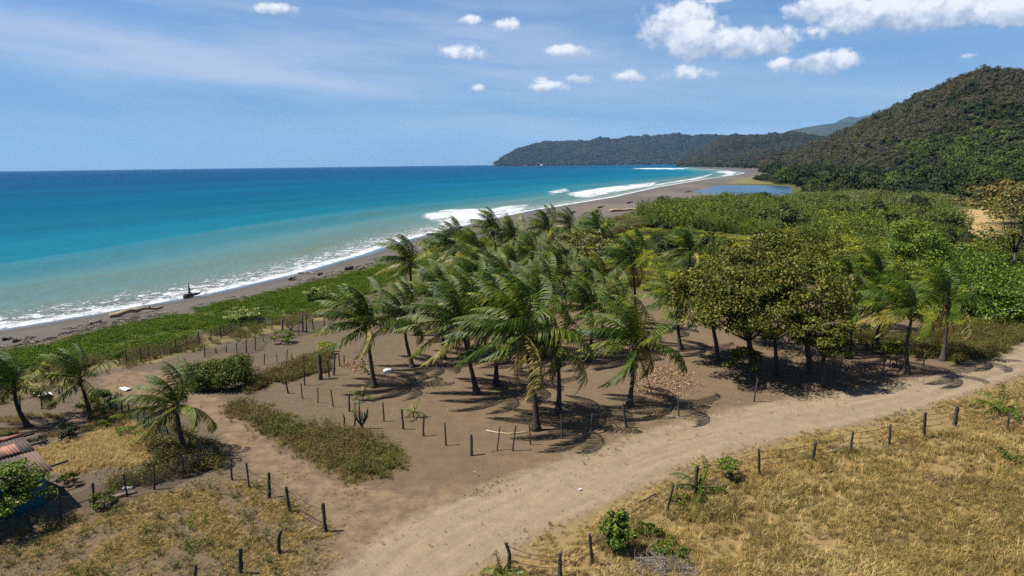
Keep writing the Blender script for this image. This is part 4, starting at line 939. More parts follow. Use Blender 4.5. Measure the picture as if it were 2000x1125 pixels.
def palm(bpx, cpx, kind, sc, label, group=None, dead=0, nuts=True, rz=0.0, spathe=False):
    b_ = gp(*bpx); mp = mpp(b_)
    dx = (cpx[0] - bpx[0]) * mp; hz = (bpx[1] - cpx[1]) * mp / math.cos(PITCH) * 0.985
    hz = max(hz, 1.0)
    rng = np.random.default_rng(int(bpx[0] * 7 + bpx[1]))
    T_ = thing('coconut_palm', b_, label, 'palm tree', group)
    bend = rng.normal(0, 0.15); dy = rng.normal(0, 0.25)
    tt = np.linspace(0, 1, 15)
    pts = np.stack([dx * tt ** 1.35 + bend * np.sin(tt * np.pi), dy * tt + 0.15 * bend * np.sin(tt * np.pi), -0.15 + (hz + 0.15) * tt], 1)
    r0 = 0.15 * (0.8 + 0.25 * sc)
    rad = r0 * (1.0 - 0.40 * tt) + 0.24 * np.exp(-tt * 11.0) * sc; rad = rad * (1 + 0.05 * np.sin(np.arange(15) * 2.9))
    mb = MB(); mb.tube(pts, rad, 10, True, 0.05, rng); mb.tube([pts[-1] - (0, 0, .45), pts[-1] - (0, 0, .1), pts[-1] + (0, 0, .35)], [rad[-1], 0.20 * sc, 0.06], 8)
    obj('trunk', mb.mesh('trunk', M['palm_trunk'], True), T_)
    top = Vector(pts[-1]) + Vector((0, 0, 0.12))
    for fm_ in CROWNS[kind]:
        o = obj('frond', fm_, T_, top); o.scale = (sc,) * 3; o.rotation_euler = (rng.normal(0, 0.05), rng.normal(0, 0.05), rz + rng.normal(0, 0.06))
    for k in range(dead):
        o = obj('dead_frond', DEAD[(k + kind) % 4], T_, top - Vector((0, 0, 0.25))); o.scale = (sc,) * 3; o.rotation_euler = (0, 0, rng.random() * 6.28); o['label'] = 'brown dead frond hanging down'
    if nuts:
        o = obj('coconut_bunch', NUTS, T_, top - Vector((0, 0, 0.05))); o.scale = (sc,) * 3
    if spathe:
        o = obj('flower_spathe', SPATHE, T_, top - Vector((0, 0, 0.1))); o['label'] = 'orange flower spathe'
    return T_
GROVE = 'palms packed together in the grove'
BACK = 'palms at the seaward back of the grove'
palm((57, 833), (45, 752), 1, 0.80, 'windswept coconut palm rising right behind the rusty shed roof', nuts=True)
palm((178, 822), (167, 738), 4, 0.80, 'slim coconut palm with sparse upright fronds beside the round green shrub')
palm((366, 893), (355, 792), 3, 0.78, 'coconut palm standing inside the corner of the netted yard fence', dead=1)
palm((731, 756), (720, 634), 2, 1.05, 'coconut palm with an orange flower spathe standing beside a white container', spathe=True, dead=0)
palm((806, 717), (791, 622), 3, 0.95, 'thin-trunked coconut palm leaning seaward behind the white container')
palm((1047, 840), (1022, 652), 0, 1.20, 'tallest coconut palm with a curved trunk rooted beside the roadside posts', dead=1)
palm((1090, 806), (1086, 672), 4, 1.05, 'straight coconut palm right behind the tallest curved palm', dead=2)
palm((1229, 793), (1238, 672), 1, 1.12, 'coconut palm with a low yellow frond standing beside the leaf litter patch', dead=2)
palm((932, 770), (905, 632), 3, 1.12, 'coconut palm with a leaning trunk and a fallen frond propped at its foot', dead=1)
palm((968, 753), (958, 622), 1, 1.10, 'thick-based coconut palm between two others in the open sand', dead=1)
for (b_, c_, k_, s_, dd) in [((815, 655), (806, 512), 4, 0.98, 1), ((866, 700), (862, 580), 0, 1.0, 0), ((945, 640), (942, 535), 1, 1.05, 0), ((1062, 700), (1060, 578), 3, 1.05, 1),
                         ((1100, 660), (1098, 536), 0, 1.0, 0), ((1150, 705), (1152, 602), 2, 0.98, 1), ((1175, 655), (1173, 545), 4, 0.95, 0), ((1010, 700), (1000, 590), 2, 1.05, 0), ((985, 670), (985, 548), 4, 1.0, 0),
                         ((915, 700), (915, 575), 0, 1.0, 0), ((1200, 690), (1205, 600), 3, 0.85, 0)]:
    palm(b_, c_, k_, s_, ('windblown coconut palm with a brown dead frond crowded in the middle of the grove' if dd else 'all-green windblown coconut palm crowded in the middle of the grove'), (GROVE if dd else 'all-green palms packed together in the grove'), dead=dd, rz=random.uniform(-.5, .5))
palm((968, 560), (964, 452), 1, 1.0, 'lone tall palm with a bare spike standing up against the surf', dead=0)
for (b_, c_, k_, s_) in [((1005, 560), (1003, 462), 2, 0.95), ((1046, 578), (1040, 498), 0, 0.95), ((1074, 532), (1071, 448), 3, 1.05), ((1115, 515), (1112, 440), 4, 1.0), ((1165, 506), (1165, 447), 1, 0.9), ((895, 595), (890, 480), 3, 0.95), ((938, 608), (935, 490), 4, 0.95), ((1010, 600), (1008, 515), 4, 0.85)]:
    palm(b_, c_, k_, s_, 'small windblown coconut palm at the back of the grove near the beach', BACK, dead=0, nuts=False, rz=random.uniform(-.5, .5))
palm((1243, 642), (1233, 512), 3, 0.95, 'tall coconut palm with hanging dead fronds left of the broad almond trees', dead=3)
palm((1330, 682), (1320, 592), 1, 0.95, 'coconut palm half swallowed by the broad almond trees')
palm((1350, 565), (1345, 490), 2, 1.0, 'coconut palm poking up behind the broad almond trees', nuts=False)
palm((1773, 730), (1772, 612), 4, 1.08, 'coconut palm with long arching fronds beside the road shadow', dead=0)
palm((1841, 704), (1843, 588), 0, 1.0, 'coconut palm with an orange flower stalk nearest the road bend', dead=3, spathe=True)
palm((1659, 700), (1660, 594), 1, 0.82, 'small coconut palm beside the short forked almond tree')
palm((1709, 682), (1708, 604), 3, 0.92, 'coconut palm behind the small leafy banana clump', dead=1)
palm((1712, 645), (1708, 535), 2, 0.92, 'coconut palm in front of the bright round mango tree')
palm((1660, 640), (1657, 545), 4, 0.85, 'coconut palm pressed against the back of the almond crown')

# tiny palms of the plantation at the hill's foot: too far to show their parts
def far_palm(px, py, s_):
    b_ = gp(px, py); rng = np.random.default_rng(int(px)); mb = MB(); h_ = 9 * s_
    mb.tube([(0, 0, -0.5), (0.2, 0, h_ * .5), (0, 0, h_)], [0.3, 0.22, 0.18], 6)
    for k in range(16):
        a_ = k * 2.4; e_ = R(70 - 100 * k / 16); d = np.array([math.cos(a_) * math.cos(e_), math.sin(a_) * math.cos(e_), math.sin(e_)])
        p = np.array([0, 0, h_]); sd = unit(np.cross(d, (0, 0, 1.0)) + 1e-3) * 0.55; m_ = p + d * 2.6; e2 = p + d * 4.6 + np.array([-0.8, 0, -1.6])
        mb.add([p, m_ + sd, e2, m_ - sd], [(0, 1, 2, 3)])
    o = obj('coconut_palm', mb.mesh('far_palm', M['f_green']), None, b_)
    tag(o, 'tiny far coconut palm in the plantation at the foot of the hill', 'palm tree', 'far plantation palms')
for k in range(16): far_palm(1560 + k * 7 + random.uniform(-4, 4), 345 + random.uniform(-8, 6), random.uniform(0.8, 1.3))

# ------------------------------------------------------------------ broadleaf trees and shrubs
def tree(name, bpx, cpx, rx, rz_, mat, leaf, nclump, per, label, cat='tree', layer=0.4, nlimb=7, r0=0.16, group=None, shell=0.45, aspect=0.55, cr=0.30, ry=None, bark='bark', stems=1):
    b_ = gp(*bpx); mp = mpp(b_); rng = np.random.default_rng(int(bpx[0] * 3 + bpx[1] * 5))
    dx = (cpx[0] - bpx[0]) * mp; zc = max((bpx[1] - cpx[1]) * mp / math.cos(PITCH), 0.3)
    T_ = thing(name, b_, label, cat, group)
    mb = MB(); cs = clump_crown(mb, rng, rx, ry or rx, rz_, 0.0, nclump, per, leaf, aspect, shell, layer, cr)
    off_ = np.array([dx, 0, zc]); mb.v = [v + off_ for v in mb.v]
    obj('crown', mb.mesh('crown', M[mat]), T_)
    tk = MB(); fork = np.array([dx * 0.45, 0, max(0.25, min(zc * 0.55, zc - rz_ * 0.6))])
    for st_ in range(stems):
        o_ = np.array([rng.normal(0, 0.25), rng.normal(0, 0.25), 0]) * (stems > 1)
        tk.tube([o_ + (0, 0, -0.2), o_ + (0.02, 0, 0.1), fork * 0.5 + o_ * .6 + rng.normal(0, 0.05, 3), fork], [r0 * 1.5, r0 * 1.15, r0, r0 * 0.85], 9, True, 0.08, rng)
    for k in rng.choice(len(cs), min(nlimb, len(cs)), replace=False):
        e = cs[k] + off_; m_ = fork * 0.5 + e * 0.5 + rng.normal(0, 0.15, 3) * rx * .3
        tk.tube([fork, m_, e], [r0 * 0.38, r0 * 0.25, r0 * 0.06], 6)
    obj('trunk', tk.mesh('trunk', M[bark], True), T_)
    return T_
tree('almond_tree', (1478, 742), (1436, 604), 3.7, 3.2, 'almond', 0.23, 80, 150, 'broad dark almond tree with a low drooping skirt beside the roadside posts', r0=0.2, nlimb=14, layer=0.5)
tree('almond_tree', (1582, 728), (1548, 572), 3.6, 3.2, 'almond', 0.23, 80, 150, 'tall spreading almond tree with a pale trunk behind the short forked one', r0=0.2, nlimb=14, layer=0.6)
tree('almond_tree', (1402, 704), (1372, 576), 3.1, 2.8, 'almond', 0.23, 66, 195, 'almond tree at the seaward end of the broad dark row', r0=0.16, nlimb=10, layer=0.5)
tree('almond_tree', (1492, 672), (1485, 514), 4.9, 2.8, 'almond', 0.25, 84, 190, 'highest almond tree with brown-tinged leaves at the back of the row', r0=0.18, nlimb=12, layer=0.6)
tree('almond_tree', (1516, 732), (1502, 606), 3.3, 2.9, 'almond', 0.23, 64, 150, 'thin-trunked almond tree joining the broad one to the tall one', r0=0.14, nlimb=12, layer=0.5)
tree('almond_tree', (1607, 754), (1602, 655), 2.1, 1.7, 'almond', 0.22, 42, 150, 'short almond tree with a forked trunk at the road edge', r0=0.15, nlimb=9, layer=0.4)
tree('almond_tree', (1460, 742), (1452, 700), 1.5, 1.1, 'almond', 0.26, 14, 70, 'low leafy almond sapling below the broad dark crown', r0=0.07, nlimb=6)
tree('seagrape_tree', (1150, 530), (1150, 480), 4.6, 2.5, 'grape', 0.40, 34, 90, 'rounded yellow-speckled tree behind the palm grove', r0=0.2)
tree('seagrape_tree', (905, 530), (905, 482), 5.2, 2.6, 'lime', 0.45, 34, 80, 'bright leafy green tree at the beach edge behind the grove', r0=0.2)
tree('beach_tree', (1165, 470), (1165, 440), 4.0, 3.0, 'lime', 0.5, 22, 60, 'light green bushy tree standing at the top of the beach', r0=0.2)
tree('mango_tree', (1778, 540), (1772, 482), 4.5, 3.7, 'lime', 0.34, 60, 120, 'round bright green mango tree rising from the shrubs', r0=0.25, layer=0.1, shell=0.6)
tree('roadside_tree', (1975, 560), (1972, 440), 5.0, 4.6, 'grape', 0.42, 46, 60, 'open-crowned tree with yellowish leaves beside the tan field', r0=0.2, nlimb=16)
tree('spreading_tree', (2010, 440), (1985, 392), 10.5, 5.5, 'weed', 0.8, 34, 90, 'grey-green spreading tree at the far side of the tan field', r0=0.3)
tree('scrub_tree', (1640, 560), (1630, 500), 4.0, 2.6, 'bush', 0.32, 30, 90, 'dark grey-green shrub tree behind the almond crown', r0=0.15)
tree('leafy_bush', (440, 752), (440, 729), 2.5, 1.35, 'bush', 0.15, 80, 190, 'large dense dome-shaped green bush beside the side track', 'bush', layer=0.0, r0=0.06, shell=0.55, cr=0.34, ry=2.0, stems=3)
tree('leafy_bush', (198, 800), (196, 782), 1.25, 0.75, 'lime', 0.12, 26, 120, 'round light green bush beside the slim palm and the netting', 'bush', layer=0.0, r0=0.04, shell=0.5, stems=3)
tree('shed_tree', (30, 1030), (24, 958), 1.7, 1.35, 'lime', 0.15, 42, 130, 'small bright green tree growing against the blue shed wall', r0=0.07, layer=0.2, stems=2)
tree('pale_shrub', (478, 628), (478, 615), 2.0, 0.75, 'pale_shrub', 0.24, 22, 60, 'pale flowering shrub behind the far netted fence', 'shrub', layer=0.3, r0=0.05, stems=2)
tree('pale_shrub', (623, 590), (622, 576), 1.9, 0.95, 'pale_shrub', 0.24, 22, 60, 'pale glossy shrub standing in the beach creeper', 'shrub', layer=0.3, r0=0.05, stems=2)
tree('leafy_bush', (553, 672), (553, 660), 1.1, 0.7, 'lime', 0.14, 16, 80, 'bright green bush against the wire fence by the gate frame', 'bush', r0=0.04, stems=2)
tree('leafy_bush', (640, 690), (640, 678), 1.0, 0.6, 'herb', 0.15, 14, 70, 'small yellow-green bush beneath the palm with the orange spathe', 'bush', r0=0.04, stems=2)
tree('leafy_sapling', (1214, 1078), (1211, 1032), 0.72, 0.98, 'mango', 0.16, 30, 70, 'upright dark green sapling on the fence line casting a black shadow', 'sapling', r0=0.03, layer=0.0, stems=2, shell=0.35)
tree('leafy_shrub', (1428, 938), (1428, 914), 0.68, 0.55, 'lime', 0.13, 14, 60, 'pale green shrub tangled in the road fence wires', 'shrub', r0=0.025, stems=2)
tree('leafy_shrub', (1276, 1050), (1275, 1038), 0.6, 0.42, 'bush', 0.11, 16, 70, 'small bush with yellow flowers in the fenced field', 'shrub', r0=0.02, stems=2)
tree('leafy_shrub', (1305, 1085), (1306, 1074), 0.8, 0.36, 'mango', 0.11, 14, 60, 'low dark green bush in front of the grey brush pile', 'shrub', r0=0.02, stems=2)
tree('leafy_shrub', (1972, 905), (1972, 897), 0.85, 0.35, 'bush', 0.12, 12, 60, 'low green bush standing alone in the dry grass', 'shrub', r0=0.02, stems=2)
tree('leafy_shrub', (1330, 985), (1330, 978), 0.6, 0.22, 'bush', 0.10, 10, 45, 'thin creeping shrub on bare soil behind the road fence', 'shrub', r0=0.02, stems=2)
tree('leafy_bush', (200, 838), (200, 828), 0.45, 0.35, 'lime', 0.12, 8, 40, 'little lime green shrub on the bare soil below the slim palm', 'bush', r0=0.02, stems=2)
tree('leafy_bush', (205, 992), (205, 976), 0.8, 0.5, 'bush', 0.12, 14, 60, 'green bush at the foot of a netted fence post', 'bush', r0=0.03, stems=2)
tree('leafy_bush', (136, 948), (136, 936), 0.6, 0.4, 'bush', 0.12, 10, 50, 'small green bush between the shed and the straw patch', 'bush', r0=0.03, stems=2)
tree('leafy_bush', (260, 852), (250, 846), 0.9, 0.3, 'lime', 0.10, 12, 60, 'low lime green patch of leaves at the edge of the pale straw', 'bush', r0=0.02, stems=2)
tree('dark_shrub', (112, 862), (115, 846), 1.0, 0.6, 'f_dark', 0.14, 14, 70, 'dark shaded shrub behind the shed roof', 'bush', r0=0.04, stems=3)
# ------------------------------------------------------------------ fences
def post_mesh(seed, bend=0.0, mat='post'):
    rng = np.random.default_rng(seed); mb = MB()      # unit height, unit radius in x/y, buried a little
    zs = np.array([-0.12, 0.0, 0.3, 0.6, 0.85, 0.985, 1.0])
    pts = np.stack([bend * np.array([0, 0, .1, .05, -.5, -1.0, -1.05]) + rng.normal(0, 0.14, 7), rng.normal(0, 0.14, 7), zs], 1)
    r = np.array([1.1, 1.08, 1.0, .97, .95, .92, .7]) * (1 + rng.normal(0, 0.06, 7))
    th = np.arange(8) * 2 * np.pi / 8; V = []
    for k in range(7):
        rr = r[k] * (1 + (rng.random(8) - .5) * 0.22)
        V.append(np.stack([pts[k, 0] + np.cos(th) * rr, pts[k, 1] + np.sin(th) * rr, np.full(8, pts[k, 2])], 1))
    V = np.concatenate(V + [pts[-1:]])
    q = [(k * 8 + j, k * 8 + (j + 1) % 8, (k + 1) * 8 + (j + 1) % 8, (k + 1) * 8 + j) for k in range(6) for j in range(8)]
    t_ = [(48 + j, 48 + (j + 1) % 8, 56) for j in range(8)]
    return mb.add(V, q, t_).mesh('post', M[mat])
POSTS = [post_mesh(400 + k) for k in range(6)]; POST_BENT = [post_mesh(420, 2.2), post_mesh(421, -1.8)]; POSTS_P = [post_mesh(430 + k, 0, 'post_pale') for k in range(3)]
def fence(label, posts, wires=(0.45, 0.7, 0.93), rad=0.055, net=False, group=None, wr=0.011, name='wire_fence', pale=False):
    """posts: (px, base_y, top_y[, radius factor[, bent]])"""
    B = [gp(p[0], p[1]) for p in posts]; T_ = thing(name, B[0], label, 'fence', group); o0 = B[0]
    rng = np.random.default_rng(int(posts[0][0] + posts[0][1])); H = []
    for k, p in enumerate(posts):
        h_ = (p[1] - p[2]) * mpp(B[k]) / math.cos(PITCH); H.append(h_)
        f = p[3] if len(p) > 3 else 1.0; bent = p[4] if len(p) > 4 else 0
        me = POST_BENT[bent - 1] if bent else (POSTS_P[k % 3] if pale else POSTS[rng.integers(0, 6)])
        o = obj('post', me, T_, B[k] - o0); r_ = rad * f * (0.75 + 0.5 * rng.random())
        o.scale = (r_, r_, h_); o.rotation_euler = (rng.normal(0, 0.06), rng.normal(0, 0.06), rng.random() * 6.28 if not bent else 0.0)
    for lv in wires:
        pts = []
        for k in range(len(B)):
            a_ = B[k] - o0 + Vector((0, 0, H[k] * lv)); pts.append(np.array(a_))
            if k < len(B) - 1:
                c_ = B[k + 1] - o0 + Vector((0, 0, H[k + 1] * lv)); sag = 0.06 + 0.10 * rng.random()
                for u in (0.25, 0.5, 0.75): pts.append(np.array(a_.lerp(c_, u)) - np.array([0, 0, sag * 4 * u * (1 - u)]))
        mb = MB(); mb.tube(pts, wr, 3, False); obj('wire', mb.mesh('wire', M['wire']), T_)
    if net:
        for k in range(len(B) - 1):
            a_, c_ = B[k] - o0, B[k + 1] - o0; n = 4; V = []
            for u in range(n + 1):
                p_ = a_.lerp(c_, u / n); h_ = H[k] + (H[k + 1] - H[k]) * u / n
                V += [np.array(p_) + (0, 0, 0.03), np.array(p_) + (0, 0, h_ * 0.88 - 0.10 * math.sin(math.pi * u / n))]
            obj('net_panel', np_mesh('net_panel', np.array(V), np.array([(2 * u, 2 * u + 2, 2 * u + 3, 2 * u + 1) for u in range(n)]), M['net']), T_)
    return T_
fence('barbed wire fence on dark wooden posts along the outer edge of the dirt road', [(994, 1115, 1058, 1.2, 1), (1095, 1128, 1080), (1157, 1102, 1037, 1.0), (1302, 1002, 942), (1358, 968, 909, 1.3), (1484, 932, 874), (1587, 907, 862), (1661, 887, 840), (1736, 872, 827), (1805, 854, 802, 1.1), (1864, 833, 792, 1.4), (1966, 844, 808, 1.0), (2080, 800, 762), (2180, 770, 735)], rad=0.072, wires=(0.42, 0.66, 0.9), wr=0.016)
fence('sagging barbed wire fence around the corner plot where the side track starts', [(300, 1190, 1120), (380, 1160, 1100), (470, 1122, 1068, 1.3), (546, 1081, 1032, 1.1, 2), (636, 1040, 982, 1.3), (566, 1000, 946, 1.2), (525, 973, 923), (487, 954, 903), (453, 938, 893)], rad=0.065, wires=(0.35, 0.8), wr=0.016)
fence('green netted fence enclosing the shed yard along the sparse plot', [(0, 1060, 1010), (60, 1040, 990), (119, 1020, 962, 0.9), (184, 994, 942, 0.9), (249, 970, 921, 0.9), (302, 956, 906, 0.9), (360, 930, 885, 0.9), (418, 906, 870, 0.9)], rad=0.055, wires=(0.9,), net=True)
fence('green netted fence between the shed yard and the side track', [(418, 906, 868), (393, 897, 860, 0.8), (374, 890, 848, 0.8), (352, 879, 837), (333, 868, 828, 0.8), (313, 859, 816, 0.9), (283, 836, 797), (270, 828, 792, 0.8), (256, 820, 785, 0.8), (240, 812, 778), (228, 806, 772), (215, 801, 768)], rad=0.055, wires=(0.9,), net=True)
fence('netted fence closing off the grey beach lot behind the shed palms', [(40, 810, 773), (82, 798, 764), (125, 786, 752), (116, 770, 735), (101, 755, 725), (131, 765, 738), (146, 762, 741), (160, 758, 736)], rad=0.05, wires=(0.9,), net=False)
fence('netted post fence along the inland edge of the beach creeper', [(248, 712, 684, .9), (275, 706, 678), (291, 702, 674), (344, 689, 662), (367, 682, 653), (390, 674, 647), (412, 665, 642), (432, 661, 634), (453, 652, 631), (472, 649, 627), (493, 642, 618), (505, 638, 617), (517, 634, 616), (531, 645, 620)], rad=0.045, wires=(0.9, 0.5), net=True)
fence('wire netting fence across the grey sand below the gate frame', [(400, 697, 677), (422, 690, 680), (442, 688, 675), (463, 690, 670), (481, 690, 663), (499, 685, 658), (516, 669, 651), (536, 667, 645), (568, 660, 640), (583, 655, 632), (613, 650, 622), (633, 642, 622), (642, 626, 599), (677, 612, 588)], rad=0.045, wires=(0.9, 0.5), net=True)
fence('short run of thin posts beside the big dome-shaped bush', [(491, 718, 688), (516, 712, 690), (541, 706, 690), (559, 724, 682), (571, 716, 692)], rad=0.04, wires=(0.8,))
fence('row of slim posts crossing the bare sandy yard to the road', [(563, 768, 741, 1.6), (591, 779, 747), (621, 787, 755), (651, 795, 760), (682, 804, 768), (693, 800, 785, .8), (750, 823, 784), (788, 838, 797), (827, 852, 811), (871, 870, 825), (921, 890, 848, 2.0), (971, 880, 834, .9), (1001, 881, 830, 1.2), (1036, 868, 826, .9), (1098, 857, 808), (1155, 847, 807, .9), (1223, 835, 786, 1.3), (1325, 814, 772), (1472, 784, 737), (1607, 757, 720), (1686, 736, 706), (1725, 736, 702), (1803, 713, 690)], rad=0.05, wires=())
fence('dead upright poles standing among dry weeds by the grove edge', [(595, 753, 695), (627, 741, 690, 2.6), (643, 737, 702), (652, 733, 692, 1.8), (664, 716, 692), (672, 712, 694)], rad=0.05, wires=())
fence('old grey posts standing in the shade of the almond trees', [(1566, 742, 716), (1530, 735, 708), (1650, 700, 680), (1690, 690, 668)], rad=0.05, wires=())
# gate frame with diagonal braces
g0 = gp(552, 647); G = thing('gate_frame', g0, 'dark braced timber gate frame standing on grey sand near the beach', 'gate')
def bar(parent, o0, a_, c_, r_, name, mat='post', sides=7):
    mb = MB(); mb.tube([np.array(a_ - o0), np.array((a_ + c_) / 2 - o0) + np.array([0.01, 0.01, 0.01]), np.array(c_ - o0)], r_, sides); return obj(name, mb.mesh(name, M[mat], False), parent)
def up(px, py, top):
    b_ = gp(px, py); return b_, b_ + Vector((0, 0, (py - top) * mpp(b_) / math.cos(PITCH)))
a0, a1 = up(552, 647, 622); bar(G, g0, a0 - Vector((0, 0, .2)), a1, 0.08, 'post')
b0, b1 = up(570, 647, 625); bar(G, g0, b0 - Vector((0, 0, .2)), b1, 0.05, 'post')
c0, c1 = up(592, 648, 612); bar(G, g0, c0 - Vector((0, 0, .2)), c1, 0.08, 'post')
d0, d1 = up(599, 650, 608); bar(G, g0, d0 - Vector((0, 0, .2)), d1, 0.07, 'post')
bar(G, g0, a1 - Vector((0, 0, .1)), b0 + Vector((0, 0, .05)), 0.05, 'brace'); bar(G, g0, c1 - Vector((0, 0, .5)), b0 + Vector((-.3, 0, .05)), 0.05, 'brace'); bar(G, g0, a0 + Vector((0, 0, .12)), d0 + Vector((0, 0, .12)), 0.05, 'rail')

# ------------------------------------------------------------------ blue shed with a corrugated roof
A = gp(97, 991); rd1 = Vector((*unproj(80, 828, 2.75), 2.75)); rd0 = Vector((*unproj(2, 849, 2.75), 2.75))
ax = (rd1 - rd0); ax.z = 0; ax.normalize(); nrm = Vector((ax.y, -ax.x, 0))             # nrm points to the camera side
SHz = A.z; depth = (A - rd1); half = abs(depth.dot(nrm)); half = min(max(half, 1.6), 3.2); Ls = 6.0; WH = 1.95; RH = 2.75
S0 = Vector((A.x, A.y, SHz)); shed = thing('shed', S0, 'blue walled shed under a weathered corrugated roof with rusty patches', 'shed')
def sp(u, v, z): return np.array(ax * (-u) - nrm * v) + np.array([0, 0, z])         # u along ridge from right end, v back from the front wall
def slab(name, P4, th, mat):
    P4 = [np.asarray(p, float) for p in P4]; n_ = np.cross(P4[1] - P4[0], P4[3] - P4[0]); n_ /= np.linalg.norm(n_)
    V = P4 + [p + n_ * th for p in P4]
    return obj(name, np_mesh(name, np.array(V), np.array([(0, 3, 2, 1), (4, 5, 6, 7), (0, 1, 5, 4), (1, 2, 6, 5), (2, 3, 7, 6), (3, 0, 4, 7)]), M[mat]), shed)
slab('wall', [sp(0, 0, -.1), sp(Ls, 0, -.1), sp(Ls, 0, WH), sp(0, 0, WH)], 0.1, 'teal_wall')
slab('wall', [sp(Ls, 2 * half, -.1), sp(0, 2 * half, -.1), sp(0, 2 * half, WH), sp(Ls, 2 * half, WH)], 0.1, 'teal_wall')
for u0 in (0.1, Ls - 0.0):
    mb = MB(); V = [sp(u0, .11, -.1), sp(u0, 2 * half - .01, -.1), sp(u0, 2 * half - .01, WH - .02), sp(u0, half, RH - .06), sp(u0, .11, WH - .02)]; V2 = [v - np.array(ax) * 0.1 for v in V]
    mb.add(V + V2, [(0, 1, 6, 5), (1, 2, 7, 6), (2, 3, 8, 7), (3, 4, 9, 8), (4, 0, 5, 9)], [(0, 2, 1), (0, 3, 2), (0, 4, 3), (5, 6, 7), (5, 7, 8), (5, 8, 9)]); obj('wall', mb.mesh('wall', M['teal_wall']), shed)
def sheet(u0, u1, v0, v1, z0, z1, mat, lift=0.0):
    n = int((u1 - u0) / 0.03); us = np.linspace(u0, u1, n); V = []
    for k, u in enumerate(us):
        w = 0.018 * math.sin(u / 0.15 * 6.283)
        for (v_, z_) in ((v0, z0), ((v0 + v1) / 2, (z0 + z1) / 2), (v1, z1)): V.append(sp(u, v_, z_ + w + lift))
    q = [(3 * k + j, 3 * k + 3 + j, 3 * k + 4 + j, 3 * k + 1 + j) for k in range(n - 1) for j in range(2)]
    me = np_mesh('roof_sheet', np.array(V), np.array(q), M[mat], True); o = obj('roof_sheet', me, shed)
    sol = o.modifiers.new('thickness', 'SOLIDIFY'); sol.thickness = 0.012; sol.offset = 0
    return o
sl = (RH - WH) / half; ev = 0.35
nsh = 6; wS = (Ls + 0.5) / nsh
for k in range(nsh):
    u0 = -0.25 + k * wS; l_ = 0.012 * (k % 2)
    vm = half * 0.52
    sheet(u0, u0 + wS + 0.06, -ev, vm + .1, WH - sl * ev + .05, WH + sl * (vm + .1) + .05, 'roof_metal', l_)
    o = sheet(u0, u0 + wS + 0.06, vm, half, WH + sl * vm + .08, RH + .08, 'roof_metal', l_)
    sheet(u0, u0 + wS + 0.06, 2 * half + ev, half, WH - sl * ev + .05, RH + .06, 'roof_metal', l_)
o = sheet(0.30, 1.25, half * 0.54, half * 0.80, WH + sl * half * 0.54 + .12, WH + sl * half * 0.80 + .12, 'roof_rust', 0.03); o['label'] = 'rusty salmon patch sheet'
for k in range(8):
    u0 = -0.25 + k * (Ls + .5) / 8; mb = MB()
    mb.tube([sp(u0, half, RH + .10), sp(u0 + (Ls + .5) / 8 * .5, half, RH + .115), sp(u0 + (Ls + .5) / 8 + .04, half, RH + .10)], [0.10, 0.11, 0.12], 8); obj('ridge_cap', mb.mesh('ridge_cap', M['roof_rust'], True), shed)
for v_ in (0.2, half * 0.75, half * 1.3):
    mb = MB(); z_ = WH + sl * (v_ if v_ < half else 2 * half - v_) - 0.07; mb.box(sp(-0.45, v_, z_), (1.3, 0.07, 0.09), math.atan2(ax.y, ax.x)); obj('roof_beam', mb.mesh('roof_beam', M['post']), shed)
# ------------------------------------------------------------------ driftwood on the beach
def log(pxs, r0, mat, label, branches=0, group=None, name='driftwood_log', lift=0.0, stick=None, taper=0.45):
    P_ = [gp(*p) for p in pxs]; rng = np.random.default_rng(int(pxs[0][0] * 13)); o0 = P_[0]
    pts = [np.array(p - o0) + np.array([0, 0, r0 * 0.8 + lift]) + rng.normal(0, r0 * .3, 3) * (0, 0, 1) for p in P_]
    T_ = thing(name, o0, label, 'driftwood', group)
    # densify
    pts = np.array(pts); tt = np.linspace(0, 1, len(pts)); t2 = np.linspace(0, 1, 9); pts = np.stack([np.interp(t2, tt, pts[:, k]) for k in range(3)], 1) + rng.normal(0, r0 * .18, (9, 3))
    mb = MB(); mb.tube(pts, r0 * np.linspace(1, taper, 9) * (1 + rng.normal(0, .08, 9)), 9, True, 0.12, rng); obj('stem', mb.mesh('stem', M[mat]), T_)
    for k in range(branches):
        i_ = rng.integers(1, 8); a_ = rng.random() * 6.28; d = np.array([math.cos(a_), math.sin(a_), 0.3 + 0.5 * rng.random()]) * (0.25 + 0.45 * rng.random())
        mb = MB(); mb.tube([pts[i_], pts[i_] + d * .5 + rng.normal(0, .06, 3), pts[i_] + d], [r0 * .4, r0 * .3, r0 * .1], 6); obj('branch', mb.mesh('branch', M[mat]), T_)
    if stick:
        mb = MB(); mb.tube([pts[2] - (0, 0, .2), pts[2] + (0.05, 0, stick * .5), pts[2] + (0, 0, stick)], [r0 * .5, r0 * .4, r0 * .25], 6); obj('upright_branch', mb.mesh('branch', M[mat]), T_)
    return T_
log([(214, 621), (250, 616), (285, 610), (319, 604)], 0.32, 'drift_warm', 'long pale tan driftwood log lying at the top of the beach', 3)
log([(362, 581), (375, 578), (390, 575)], 0.30, 'drift_dark', 'dark driftwood stump with one upright branch near the surf', 6, stick=1.7)
log([(175, 634), (186, 632), (198, 630)], 0.22, 'drift', 'short grey driftwood piece close to the long tan log', 3)
log([(5, 666), (15, 664), (24, 662)], 0.16, 'drift_dark', 'thin dark plank lying on the grey sand', 0)
log([(27, 669), (34, 668), (40, 667)], 0.22, 'drift_dark', 'stubby dark log beside the thin plank', 0)
log([(566, 549), (571, 548), (576, 545)], 0.30, 'drift', 'small branched driftwood lump on open sand', 4)
log([(583, 534), (600, 533), (615, 535)], 0.16, 'drift', 'bleached crooked branch lying on the beach', 3)
log([(621, 539), (626, 537), (631, 535)], 0.24, 'drift_dark', 'short dark log next to the bleached branch', 0)
